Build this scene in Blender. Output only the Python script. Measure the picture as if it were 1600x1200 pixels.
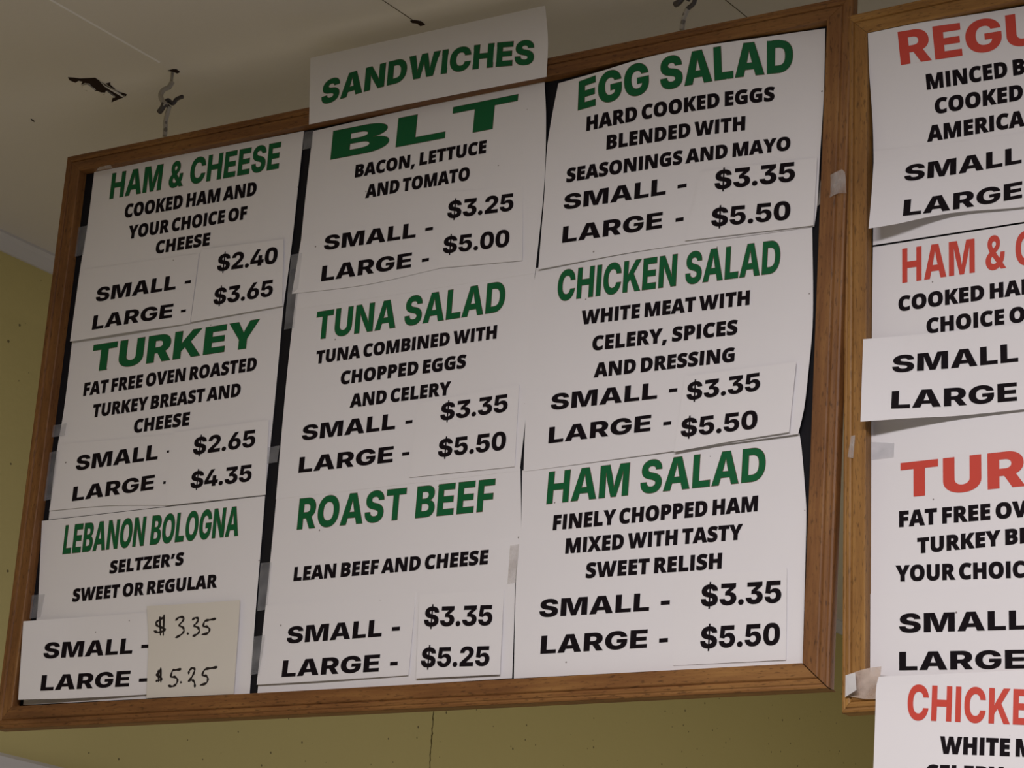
# Deli menu boards hung from a ceiling, seen from below.  Metres; sheet data in millimetres on each board's plane.
import bpy, bmesh, math, random
from mathutils import Matrix, Vector
from mathutils.bvhtree import BVHTree
from mathutils.geometry import delaunay_2d_cdt

for o in list(bpy.data.objects): bpy.data.objects.remove(o)
scene = bpy.context.scene
C = scene.collection

# ------------------------------------------------------------------ camera
cam_data = bpy.data.cameras.new('camera')
cam_data.sensor_fit = 'HORIZONTAL'; cam_data.sensor_width = 36.0; cam_data.lens = 93.593
cam_data.clip_start = 0.05
cam = bpy.data.objects.new('camera', cam_data); C.objects.link(cam)
cam.matrix_world = Matrix.Translation([1.433, -1.89, 1.5]) @ Matrix([[0.831809, 0.106172, 0.544813], [0.550667, -0.281128, -0.78596], [0.069715, 0.953779, -0.29231]]).to_4x4()
scene.camera = cam

# ------------------------------------------------------------------ world, lights, exposure
world = bpy.data.worlds.new('world'); scene.world = world; world.use_nodes = True
bg = world.node_tree.nodes['Background']
bg.inputs['Color'].default_value = (0.90, 0.93, 1.0, 1); bg.inputs['Strength'].default_value = 0.065
def area(name, loc, target, size, size_y, power, color):
    l = bpy.data.lights.new(name, 'AREA'); l.shape = 'RECTANGLE'; l.size = size; l.size_y = size_y
    l.energy = power; l.color = color
    o = bpy.data.objects.new(name, l); C.objects.link(o); o.location = loc
    o.rotation_euler = (Vector(target) - Vector(loc)).to_track_quat('-Z', 'Y').to_euler()
    return o
# fluorescent ceiling fixture over the customer side, in front and to the right of the boards
area('fluorescent_light', (0.92, -1.25, 2.567), (0.92, -1.24, 0.6), 1.2, 0.25, 37, (1.0, 0.955, 0.985))
# second fixture further back in the room, behind the boards
area('fluorescent_light', (1.2, 1.7, 2.50), (1.0, 1.65, 0.6), 1.2, 0.25, 21, (1.0, 0.955, 0.985))
# added fill lamp, below and in front of the boards, stands for no fixture
area('low_fill_light', (1.3, -1.3, 1.05), (0.5, 0.0, 2.2), 0.9, 0.4, 1.0, (1.0, 0.95, 0.95))
vs = scene.view_settings
vs.view_transform = 'Standard'; vs.look = 'None'; vs.gamma = 1.0; vs.use_curve_mapping = False; vs.exposure = 0.0

# ------------------------------------------------------------------ materials
def nt(name):
    m = bpy.data.materials.new(name); m.use_nodes = True
    t = m.node_tree; return m, t, t.nodes['Principled BSDF'], t.nodes, t.links
def lin(r, g, b):
    return tuple(((c/255)/12.92 if c/255 <= .04045 else ((c/255+.055)/1.055)**2.4) for c in (r, g, b)) + (1,)
def plain(name, col, rough=.6, spec=.3):
    m, t, p, n, l = nt(name)
    p.inputs['Base Color'].default_value = col; p.inputs['Roughness'].default_value = rough
    p.inputs['Specular IOR Level'].default_value = spec
    return m
def specked(name, col, col2, speck, scale, amount, rough=.65, spec=.25, bump=0.0, mottle=6.0, size=.10):
    """painted or paper surface: faint mottling, sparse dark specks"""
    m, t, p, n, l = nt(name)
    tc = n.new('ShaderNodeTexCoord')
    nz = n.new('ShaderNodeTexNoise'); nz.inputs['Scale'].default_value = mottle; nz.inputs['Detail'].default_value = 5
    l.new(tc.outputs['Object'], nz.inputs['Vector'])
    mx = n.new('ShaderNodeMix'); mx.data_type = 'RGBA'; mx.inputs[6].default_value = col; mx.inputs[7].default_value = col2
    l.new(nz.outputs['Fac'], mx.inputs[0])
    vo = n.new('ShaderNodeTexVoronoi'); vo.inputs['Scale'].default_value = scale; vo.inputs['Randomness'].default_value = 1
    l.new(tc.outputs['Object'], vo.inputs['Vector'])
    sp = n.new('ShaderNodeSeparateColor'); l.new(vo.outputs['Color'], sp.inputs[0])
    keep = n.new('ShaderNodeMath'); keep.operation = 'LESS_THAN'; keep.inputs[1].default_value = amount
    l.new(sp.outputs[0], keep.inputs[0])
    rad = n.new('ShaderNodeMath'); rad.operation = 'MULTIPLY'; rad.inputs[1].default_value = size
    l.new(sp.outputs[1], rad.inputs[0])
    dot = n.new('ShaderNodeMath'); dot.operation = 'LESS_THAN'
    l.new(vo.outputs['Distance'], dot.inputs[0]); l.new(rad.outputs[0], dot.inputs[1])
    both = n.new('ShaderNodeMath'); both.operation = 'MULTIPLY'
    l.new(keep.outputs[0], both.inputs[0]); l.new(dot.outputs[0], both.inputs[1])
    fa = n.new('ShaderNodeMath'); fa.operation = 'MULTIPLY'; fa.inputs[1].default_value = .75
    l.new(both.outputs[0], fa.inputs[0])
    m2 = n.new('ShaderNodeMix'); m2.data_type = 'RGBA'; m2.inputs[7].default_value = speck
    l.new(fa.outputs[0], m2.inputs[0]); l.new(mx.outputs[2], m2.inputs[6])
    l.new(m2.outputs[2], p.inputs['Base Color'])
    p.inputs['Roughness'].default_value = rough; p.inputs['Specular IOR Level'].default_value = spec
    if bump:
        nb = n.new('ShaderNodeTexNoise'); nb.inputs['Scale'].default_value = 90; nb.inputs['Detail'].default_value = 4
        l.new(tc.outputs['Object'], nb.inputs['Vector'])
        b = n.new('ShaderNodeBump'); b.inputs['Strength'].default_value = bump; b.inputs['Distance'].default_value = .002
        l.new(nb.outputs['Fac'], b.inputs['Height']); l.new(b.outputs[0], p.inputs['Normal'])
    return m
def wood(name, dark, mid, light):
    """oak moulding: grain runs along each rail's own X axis, with short dark pores"""
    m, t, p, n, l = nt(name)
    tc = n.new('ShaderNodeTexCoord')
    mp = n.new('ShaderNodeMapping'); mp.inputs['Scale'].default_value = (9, 130, 130)
    l.new(tc.outputs['Object'], mp.inputs['Vector'])
    g = n.new('ShaderNodeTexNoise'); g.inputs['Scale'].default_value = 1; g.inputs['Detail'].default_value = 6; g.inputs['Roughness'].default_value = .65
    l.new(mp.outputs[0], g.inputs['Vector'])
    big = n.new('ShaderNodeTexNoise'); big.inputs['Scale'].default_value = 4; big.inputs['Detail'].default_value = 3
    l.new(tc.outputs['Object'], big.inputs['Vector'])
    ad = n.new('ShaderNodeMath'); ad.operation = 'MULTIPLY_ADD'; ad.inputs[1].default_value = .55
    l.new(big.outputs['Fac'], ad.inputs[0])
    sc = n.new('ShaderNodeMath'); sc.operation = 'MULTIPLY'; sc.inputs[1].default_value = .55
    l.new(g.outputs['Fac'], sc.inputs[0]); l.new(sc.outputs[0], ad.inputs[2])
    r = n.new('ShaderNodeValToRGB'); e = r.color_ramp.elements
    e[0].position = .34; e[0].color = dark; e[1].position = .74; e[1].color = light
    x = e.new(.54); x.color = mid
    l.new(ad.outputs[0], r.inputs[0])
    mp2 = n.new('ShaderNodeMapping'); mp2.inputs['Scale'].default_value = (130, 620, 620)
    l.new(tc.outputs['Object'], mp2.inputs['Vector'])
    po = n.new('ShaderNodeTexNoise'); po.inputs['Scale'].default_value = 1; po.inputs['Detail'].default_value = 2
    l.new(mp2.outputs[0], po.inputs['Vector'])
    pr = n.new('ShaderNodeMapRange'); pr.inputs['From Min'].default_value = .58; pr.inputs['From Max'].default_value = .70
    pr.inputs['To Max'].default_value = .55
    l.new(po.outputs['Fac'], pr.inputs['Value'])
    mx = n.new('ShaderNodeMix'); mx.data_type = 'RGBA'; mx.inputs[7].default_value = tuple(c*.35 for c in dark[:3]) + (1,)
    l.new(pr.outputs[0], mx.inputs[0]); l.new(r.outputs[0], mx.inputs[6])
    l.new(mx.outputs[2], p.inputs['Base Color'])
    p.inputs['Roughness'].default_value = .5; p.inputs['Specular IOR Level'].default_value = .3
    b = n.new('ShaderNodeBump'); b.inputs['Strength'].default_value = .25; b.inputs['Distance'].default_value = .0008
    l.new(g.outputs['Fac'], b.inputs['Height']); l.new(b.outputs[0], p.inputs['Normal'])
    return m
def film(name, col, alpha, rough, patchy=0.0):
    """sticky tape: thin clear film, part transparent, part milky"""
    m, t, p, n, l = nt(name)
    p.inputs['Base Color'].default_value = col; p.inputs['Roughness'].default_value = rough
    p.inputs['Specular IOR Level'].default_value = .5
    tc = n.new('ShaderNodeTexCoord'); nz = n.new('ShaderNodeTexNoise')
    nz.inputs['Scale'].default_value = 70; nz.inputs['Detail'].default_value = 4
    l.new(tc.outputs['Object'], nz.inputs['Vector'])
    mr = n.new('ShaderNodeMapRange'); mr.inputs['From Min'].default_value = .3; mr.inputs['From Max'].default_value = .7
    mr.inputs['To Min'].default_value = max(0, alpha - patchy); mr.inputs['To Max'].default_value = min(1, alpha + patchy)
    l.new(nz.outputs['Fac'], mr.inputs['Value']); l.new(mr.outputs[0], p.inputs['Alpha'])
    return m
DARKSPOT = lin(70, 45, 30)
M = {
 'paper': specked('white_paper', (.76, .73, .735, 1), (.80, .775, .785, 1), DARKSPOT, 45, .35, .55, .25, size=.045),
 'slip': specked('slip_paper', (.77, .74, .745, 1), (.80, .775, .78, 1), DARKSPOT, 45, .05, .5, .25, size=.05),
 'note': specked('beige_note_paper', (.66, .61, .54, 1), (.70, .66, .59, 1), DARKSPOT, 45, .04, .6, .2, size=.05),
 'ink': plain('black_ink', (.009, .006, .008, 1), .7, .08),
 'green': specked('green_ink', (.004, .105, .032, 1), (.006, .125, .042, 1), (.004, .08, .03, 1), 300, .3, .5, .25),
 'red': specked('red_ink', (.56, .055, .035, 1), (.62, .075, .05, 1), (.5, .05, .03, 1), 300, .3, .5, .25),
 'rim': plain('brown_ink_edge', (.16, .09, .06, 1), .5, .25),
 'pen': plain('dark_pen', (.015, .010, .012, 1), .4, .3),
 'oak': wood('oak_moulding', (.085, .032, .011, 1), (.20, .085, .027, 1), (.33, .165, .05, 1)),
 'pale_oak': wood('pale_oak_moulding', (.14, .058, .016, 1), (.29, .140, .036, 1), (.42, .225, .064, 1)),
 'backing': specked('black_backing', (.010, .010, .012, 1), (.014, .013, .016, 1), (.02, .02, .02, 1), 60, .2, .6, .1),
 'ceiling': specked('ceiling_paint', (.65, .602, .535, 1), (.69, .642, .575, 1), lin(95, 85, 70), 20, .08, .8, .15, .25, 1.2, .05),
 'wall': specked('olive_wall_paint', (.57, .48, .185, 1), (.61, .52, .215, 1), lin(58, 44, 22), 60, .55, .6, .3, .25, 1.5, .13),
 'caulk': plain('ceiling_joint_filler', (.86, .82, .74, 1), .8, .1),
 'trim': specked('white_trim_paint', (.60, .575, .55, 1), (.64, .61, .585, 1), lin(110, 100, 90), 20, .1, .5, .3),
 'floor': specked('floor_tile', (.50, .495, .49, 1), (.55, .54, .535, 1), lin(90, 80, 70), 30, .1, .5, .3),
 'metal': specked('painted_steel', (.34, .31, .27, 1), (.42, .38, .32, 1), (.10, .085, .07, 1), 160, .35, .45, .4, size=.5),
 'dark_metal': plain('dark_steel', (.055, .045, .045, 1), .4, .5),
 'torn': specked('torn_dark_hole', (.018, .010, .008, 1), (.035, .018, .013, 1), (.06, .03, .02, 1), 200, .3, .8, .1),
 'crack': plain('dark_crack_line', lin(75, 62, 32), .8, .1),  # dark line colour of the wall crack and the narrow ceiling joints
 'tape': film('clear_tape', (.50, .50, .53, 1), .17, .35, .07),
 'tape_cloudy': film('cloudy_tape', (.66, .61, .58, 1), .26, .4, .16),
 'tape_stained': film('stained_tape', (.62, .50, .42, 1), .55, .4, .32),
 'tape_white': film('white_tape_end', (.76, .74, .74, 1), .9, .45, .1),
}

# ------------------------------------------------------------------ object helpers
def link(name, me, parent=None, mw=None):
    o = bpy.data.objects.new(name, me); C.objects.link(o)
    if parent: o.parent = parent
    if mw is not None: o.matrix_world = mw
    return o
def mesh_obj(name, verts, faces, mats, parent=None, mw=None, smooth=False, idx=None):
    me = bpy.data.meshes.new(name); me.from_pydata([tuple(v) for v in verts], [], faces)
    for m in (mats if isinstance(mats, (list, tuple)) else [mats]): me.materials.append(m)
    if idx: me.polygons.foreach_set('material_index', idx)
    if smooth: me.polygons.foreach_set('use_smooth', [True]*len(me.polygons))
    me.update(); return link(name, me, parent, mw)
def box(name, lo, hi, mat, parent=None, bevel=0):
    bm = bmesh.new(); bmesh.ops.create_cube(bm, size=1)
    for v in bm.verts: v.co = Vector([lo[i] + (hi[i]-lo[i])*(v.co[i]+.5) for i in range(3)])
    if bevel: bmesh.ops.bevel(bm, geom=bm.edges[:], offset=bevel, segments=2, affect='EDGES')
    me = bpy.data.meshes.new(name); bm.to_mesh(me); bm.free(); me.materials.append(mat)
    return link(name, me, parent)
def tag(o, label, cat, group=None):
    o['label'] = label; o['category'] = cat
    if group: o['group'] = group
    return o
def empty(name, mw, label, cat, group=None):
    o = bpy.data.objects.new(name, None); C.objects.link(o); o.matrix_world = mw; o.empty_display_size = .02
    return tag(o, label, cat, group)
def structure(o): o['kind'] = 'structure'; return o
def tube(name, pts, r, mat, parent=None, taper=None, seg=10):
    """round wire through points (metres)"""
    P = [Vector(p) for p in pts]
    # smooth resample (Catmull-Rom)
    Q = []
    for i in range(len(P)-1):
        a, b, c, d = P[max(i-1, 0)], P[i], P[i+1], P[min(i+2, len(P)-1)]
        for k in range(6):
            t = k/6; Q.append(.5*((2*b)+(c-a)*t+(2*a-5*b+4*c-d)*t*t+(3*b-a-3*c+d)*t**3))
    Q.append(P[-1]); V = []; F = []; prev = None
    for i, q in enumerate(Q):
        d = (Q[min(i+1, len(Q)-1)] - Q[max(i-1, 0)]).normalized()
        x = d.orthogonal().normalized() if prev is None else (prev - d*prev.dot(d)).normalized()
        prev = x; y = d.cross(x); rr = r*(taper(i/(len(Q)-1)) if taper else 1)
        for k in range(seg):
            a = 2*math.pi*k/seg; V.append(q + x*rr*math.cos(a) + y*rr*math.sin(a))
    for i in range(len(Q)-1):
        for k in range(seg):
            F.append((i*seg+k, i*seg+(k+1) % seg, (i+1)*seg+(k+1) % seg, (i+1)*seg+k))
    F.append(tuple(range(seg))[::-1]); F.append(tuple(len(V)-seg+k for k in range(seg)))
    return mesh_obj(name, V, F, mat, parent, None, True)

# ------------------------------------------------------------------ the setting
WX, CZ = -0.865, 2.594          # wall plane, ceiling height
structure(box('ceiling', (WX-.1, -4.2, CZ), (4.2, 3.6, CZ+.1), M['ceiling']))
ceiling = bpy.data.objects['ceiling']
structure(box('wall_left', (WX-.1, -4.2, 0), (WX, 3.6, CZ), M['wall']))
wall = bpy.data.objects['wall_left']
structure(box('wall_back', (WX, 3.5, 0), (4.2, 3.6, CZ), M['wall']))
structure(box('floor', (WX-.1, -4.2, -.1), (4.2, 3.6, 0), M['floor']))
def prism(name, prof, y0, y1, mat):
    """moulding along Y; profile points (x, z)"""
    n = len(prof); V = [(x, y0, z) for x, z in prof] + [(x, y1, z) for x, z in prof]
    F = [(i, (i+1) % n, n+(i+1) % n, n+i) for i in range(n)] + [tuple(range(n))[::-1], tuple(range(n, 2*n))]
    o = mesh_obj(name, V, F, mat); structure(o); return o
# small cove strip where wall and ceiling meet
prism('trim_1', [(WX, CZ), (WX, CZ-.021), (WX+.004, CZ-.021), (WX+.006, CZ-.016), (WX+.010, CZ-.008), (WX+.014, CZ-.003), (WX+.014, CZ)], -4.2, 3.5, M['trim'])
# pale casing board further down the wall
prism('trim_2', [(WX, 1.969), (WX, 1.80), (WX+.018, 1.80), (WX+.018, 1.962), (WX+.012, 1.967)], -1.2, 0.75, M['trim'])
# taped joints of the ceiling boards, running front to back
SEAMS = [([-0.3311, -0.1834, 2.594], [-0.3297, -0.0252, 2.594]), ([-0.0277, -0.046, 2.594], [-0.0298, 0.007, 2.594]), ([0.2711, 0.0939, 2.594], [0.27, 0.1305, 2.594])]
for k, (a, b) in enumerate(SEAMS):
    x = (a[0]+b[0])/2; w = .0022 if k == 0 else .0009
    y1 = (b[1], b[1]+.004, 3.5)[k]
    mesh_obj('ceiling_joint', [(x-w, -4.1, CZ+.0005), (x, -4.1, CZ-(.0012 if k == 0 else .0006)), (x+w, -4.1, CZ+.0005), (x-w, y1, CZ+.0005), (x, y1, CZ-(.0012 if k == 0 else .0006)), (x+w, y1, CZ+.0005)],
             [(0, 1, 4, 3), (1, 2, 5, 4)], M['caulk'] if k == 0 else M['crack'], ceiling)
# hairline crack in the wall paint
rnd = random.Random(5)
ca, cb = [-0.865, 1.2835, 2.2031], [-0.865, 1.2849, 2.0607]
V = []; F = []
for i in range(41):
    t = i/40; y = ca[1]+(cb[1]-ca[1])*t + rnd.uniform(-.0012, .0012); z = ca[2]+(cb[2]-ca[2])*t; w = rnd.uniform(.0004, .0013)
    V += [(WX+.0004, y-w, z), (WX+.0004, y+w, z)]
    if i: F.append((2*i-2, 2*i-1, 2*i+1, 2*i))
mesh_obj('paint_crack', V, F, M['crack'], wall)
# torn paper hole in the ceiling
def ceil_poly(name, pts, drop, mat, parent):
    """irregular flake hanging from the ceiling; pts (x, y, drop_mm)"""
    n = len(pts); top = [(p[0], p[1], CZ-p[2]/1000) for p in pts]; bot = [(p[0], p[1], CZ-p[2]/1000-drop) for p in pts]
    F = [tuple(range(n)), tuple(range(n, 2*n))[::-1]] + [(i, (i+1) % n, n+(i+1) % n, n+i) for i in range(n)]
    return mesh_obj(name, top+bot, F, mat, parent)
HOLE = [(-0.4471, -0.0368), (-0.4423, -0.0333), (-0.4374, -0.0288), (-0.4298, -0.0262), (-0.4208, -0.0232), (-0.4222, -0.0146), (-0.4238, -0.0007), (-0.4251, 0.0088), (-0.4233, 0.017), (-0.426, 0.0292), (-0.4332, 0.0302), (-0.4486, 0.0336), (-0.4405, 0.026), (-0.4342, 0.0242), (-0.4322, 0.0158), (-0.4309, 0.0071), (-0.4369, 0.0109), (-0.4412, 0.0086), (-0.4424, 0.0028), (-0.4396, -0.0033), (-0.4399, -0.0071), (-0.4366, -0.0147), (-0.4399, -0.0181), (-0.4467, -0.0166), (-0.4401, -0.0218), (-0.4422, -0.0255), (-0.4489, -0.0231), (-0.4506, -0.0302)]
ceil_poly('torn_hole', [(x, y, 0) for x, y in HOLE], .0006, M['torn'], ceiling)
FLAPS = [
 [(-0.4205, -0.0165), (-0.4211, -0.0068), (-0.4214, 0.0016), (-0.4224, 0.0159), (-0.4231, 0.0282), (-0.4243, 0.0288), (-0.4243, 0.0166), (-0.4236, 0.0025), (-0.4226, -0.0066)],
 [(-0.4462, -0.0151), (-0.4385, -0.0156), (-0.4391, -0.0104), (-0.4422, -0.003), (-0.4428, 0.0012), (-0.4489, 0.0008), (-0.4522, -0.0025), (-0.4507, -0.0092), (-0.4487, -0.0138)],
 [(-0.4321, 0.0065), (-0.4324, 0.0129), (-0.4343, 0.0232), (-0.4393, 0.0237), (-0.4404, 0.0167), (-0.4406, 0.0129)]]
for k, pts in enumerate(FLAPS):
    ceil_poly('paper_flap', [(x, y, (2.5, 1.2, 1.5)[k]*(1 if i % 3 else .4)) for i, (x, y) in enumerate(pts)], .0004, M['ceiling'], ceiling)
for pts in ([(-0.4199, -0.0072), (-0.414, -0.0072), (-0.4183, -0.0028), (-0.4214, 0.0087), (-0.4217, 0.003), (-0.4208, -0.003)],
            [(-0.4217, 0.0177), (-0.4193, 0.0247), (-0.4227, 0.0275), (-0.4236, 0.0234)],
            [(-0.4507, -0.0102), (-0.4513, -0.0025), (-0.4472, 0.001), (-0.4416, 0.0029), (-0.4479, 0.0018), (-0.453, -0.0016)],
            [(-0.4424, 0.014), (-0.4398, 0.0192), (-0.4367, 0.0249), (-0.441, 0.0205)],
            [(-0.5649, 0.0314), (-0.5655, 0.037), (-0.5674, 0.0401), (-0.5669, 0.0344)],
            [(-0.0316, 0.003), (-0.0267, 0.0036), (-0.0226, 0.0087), (-0.0234, 0.0164), (-0.0292, 0.017), (-0.0287, 0.0108), (-0.0324, 0.0074)],
            [(-0.3364, -0.0052), (-0.3292, -0.0055), (-0.3254, -0.0038), (-0.3266, 0.0028), (-0.3313, 0.0042), (-0.3324, -0.0017)]):
    ceil_poly('torn_edge', [(x, y, 0) for x, y in pts], .0008, M['torn'], ceiling)

# ------------------------------------------------------------------ picture-frame boards
B1 = Matrix.Translation([0.0, 0.0, 2.2125])
B2 = Matrix.Translation([0.452, 0.0, 2.4972]) @ Matrix([[0.999771, -0.002984, -0.021182], [0.002579, 0.999814, -0.019117], [0.021235, 0.019058, 0.999593]]).to_4x4()
BOARD = {1: B1, 2: B2}
def L(u, v, n): return Vector((u/1000, -n/1000, v/1000))       # board plane (mm) -> local metres
# moulding section: (fraction of the width in from the outer edge, height n above the backing in mm)
PROFILE = [(0, 1), (0, 8.8), (.02, 9.9), (.09, 10.4), (.16, 10.2), (.20, 11.0), (.30, 11.2), (.36, 10.6), (.39, 9.6), (.42, 10.4), (.46, 11.0), (.95, 11.0), (.99, 10.4), (1, 0), (1, -3), (.3, -3), (.3, 1)]
def frame_member(name, p0, p1, inward, w, m0, m1, mat, parent, back=1):
    """mitred length of moulding from outer corner p0 to p1 (mm); inward = unit vector to the opening,
    w = width, m0 / m1 = widths of the neighbours at each end (set the mitres)"""
    a, b = Vector(p0), Vector(p1); d = (b-a).normalized(); inn = Vector(inward)
    mid = (a+b)/2
    X = Vector((d.x, 0, d.y)); Z = Vector((inn.x, 0, inn.y)); Y = Z.cross(X)
    loc = Matrix((X, Y, Z)).transposed().to_4x4(); loc.translation = L(mid.x, mid.y, 0)
    inv = loc.inverted(); V = []; n = len(PROFILE)
    for end, sg, m in ((a, 1, m0), (b, -1, m1)):
        for fr, h in PROFILE:
            h = back if h == 1 else h
            q = end + inn*w*fr + d*m*fr*sg; V.append(inv @ L(q.x, q.y, h))
    F = [(i, (i+1) % n, n+(i+1) % n, n+i) for i in range(n)] + [tuple(range(n))[::-1], tuple(range(n, 2*n))]
    me = bpy.data.meshes.new(name); me.from_pydata(V, [], F); me.materials.append(mat)
    bm = bmesh.new(); bm.from_mesh(me); bmesh.ops.recalc_face_normals(bm, faces=bm.faces); bm.to_mesh(me); bm.free()
    o = link(name, me, parent); o.matrix_local = loc
    return o
def board(mw, u0, v0, u1, v1, wl, wr, wt, wb, mat, label, group):
    root = empty('menu_board', mw, label, 'menu board', group)
    e = .15                                                   # open mitres, a dark hairline
    frame_member('top_rail', (u0+e, v1), (u1-e, v1), (0, -1), wt, wl, wr, mat, root)
    frame_member('bottom_rail', (u0+e, v0), (u1-5*e, v0), (0, 1), wb, wl, wr, mat, root, -4.5)
    frame_member('side_stile', (u0, v0+e), (u0, v1-e), (1, 0), wl, wb, wt, mat, root)
    frame_member('side_stile', (u1, v0+4*e), (u1, v1-e), (-1, 0), wr, wb, wt, mat, root)
    q = ((u0+wl-.2, v0+wb-.2), (u1-wr+.2, v0+wb-.2), (u1-wr+.2, v1-wt+.2), (u0+wl-.2, v1-wt+.2))
    P = [L(u, v, n) for n in (0, -3) for u, v in q]
    mesh_obj('backing_panel', P, [(0, 1, 2, 3), (7, 6, 5, 4), (0, 4, 5, 1), (1, 5, 6, 2), (2, 6, 7, 3), (3, 7, 4, 0)], M['backing'], root)
    return root
board(B1, -460.3, -305.0, 458.6, 303.5, 21.3, 24.6, 19.6, 22.0, M['oak'], 'brown oak framed menu board with green headed sheets, the whole board in view', 'hanging menu boards')
board(B2, 0, -608, 640, 0, 21, 26, 20.5, 22.5, M['pale_oak'], 'paler oak framed menu board with red headed sheets, cut off by the right edge', 'hanging menu boards')

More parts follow.
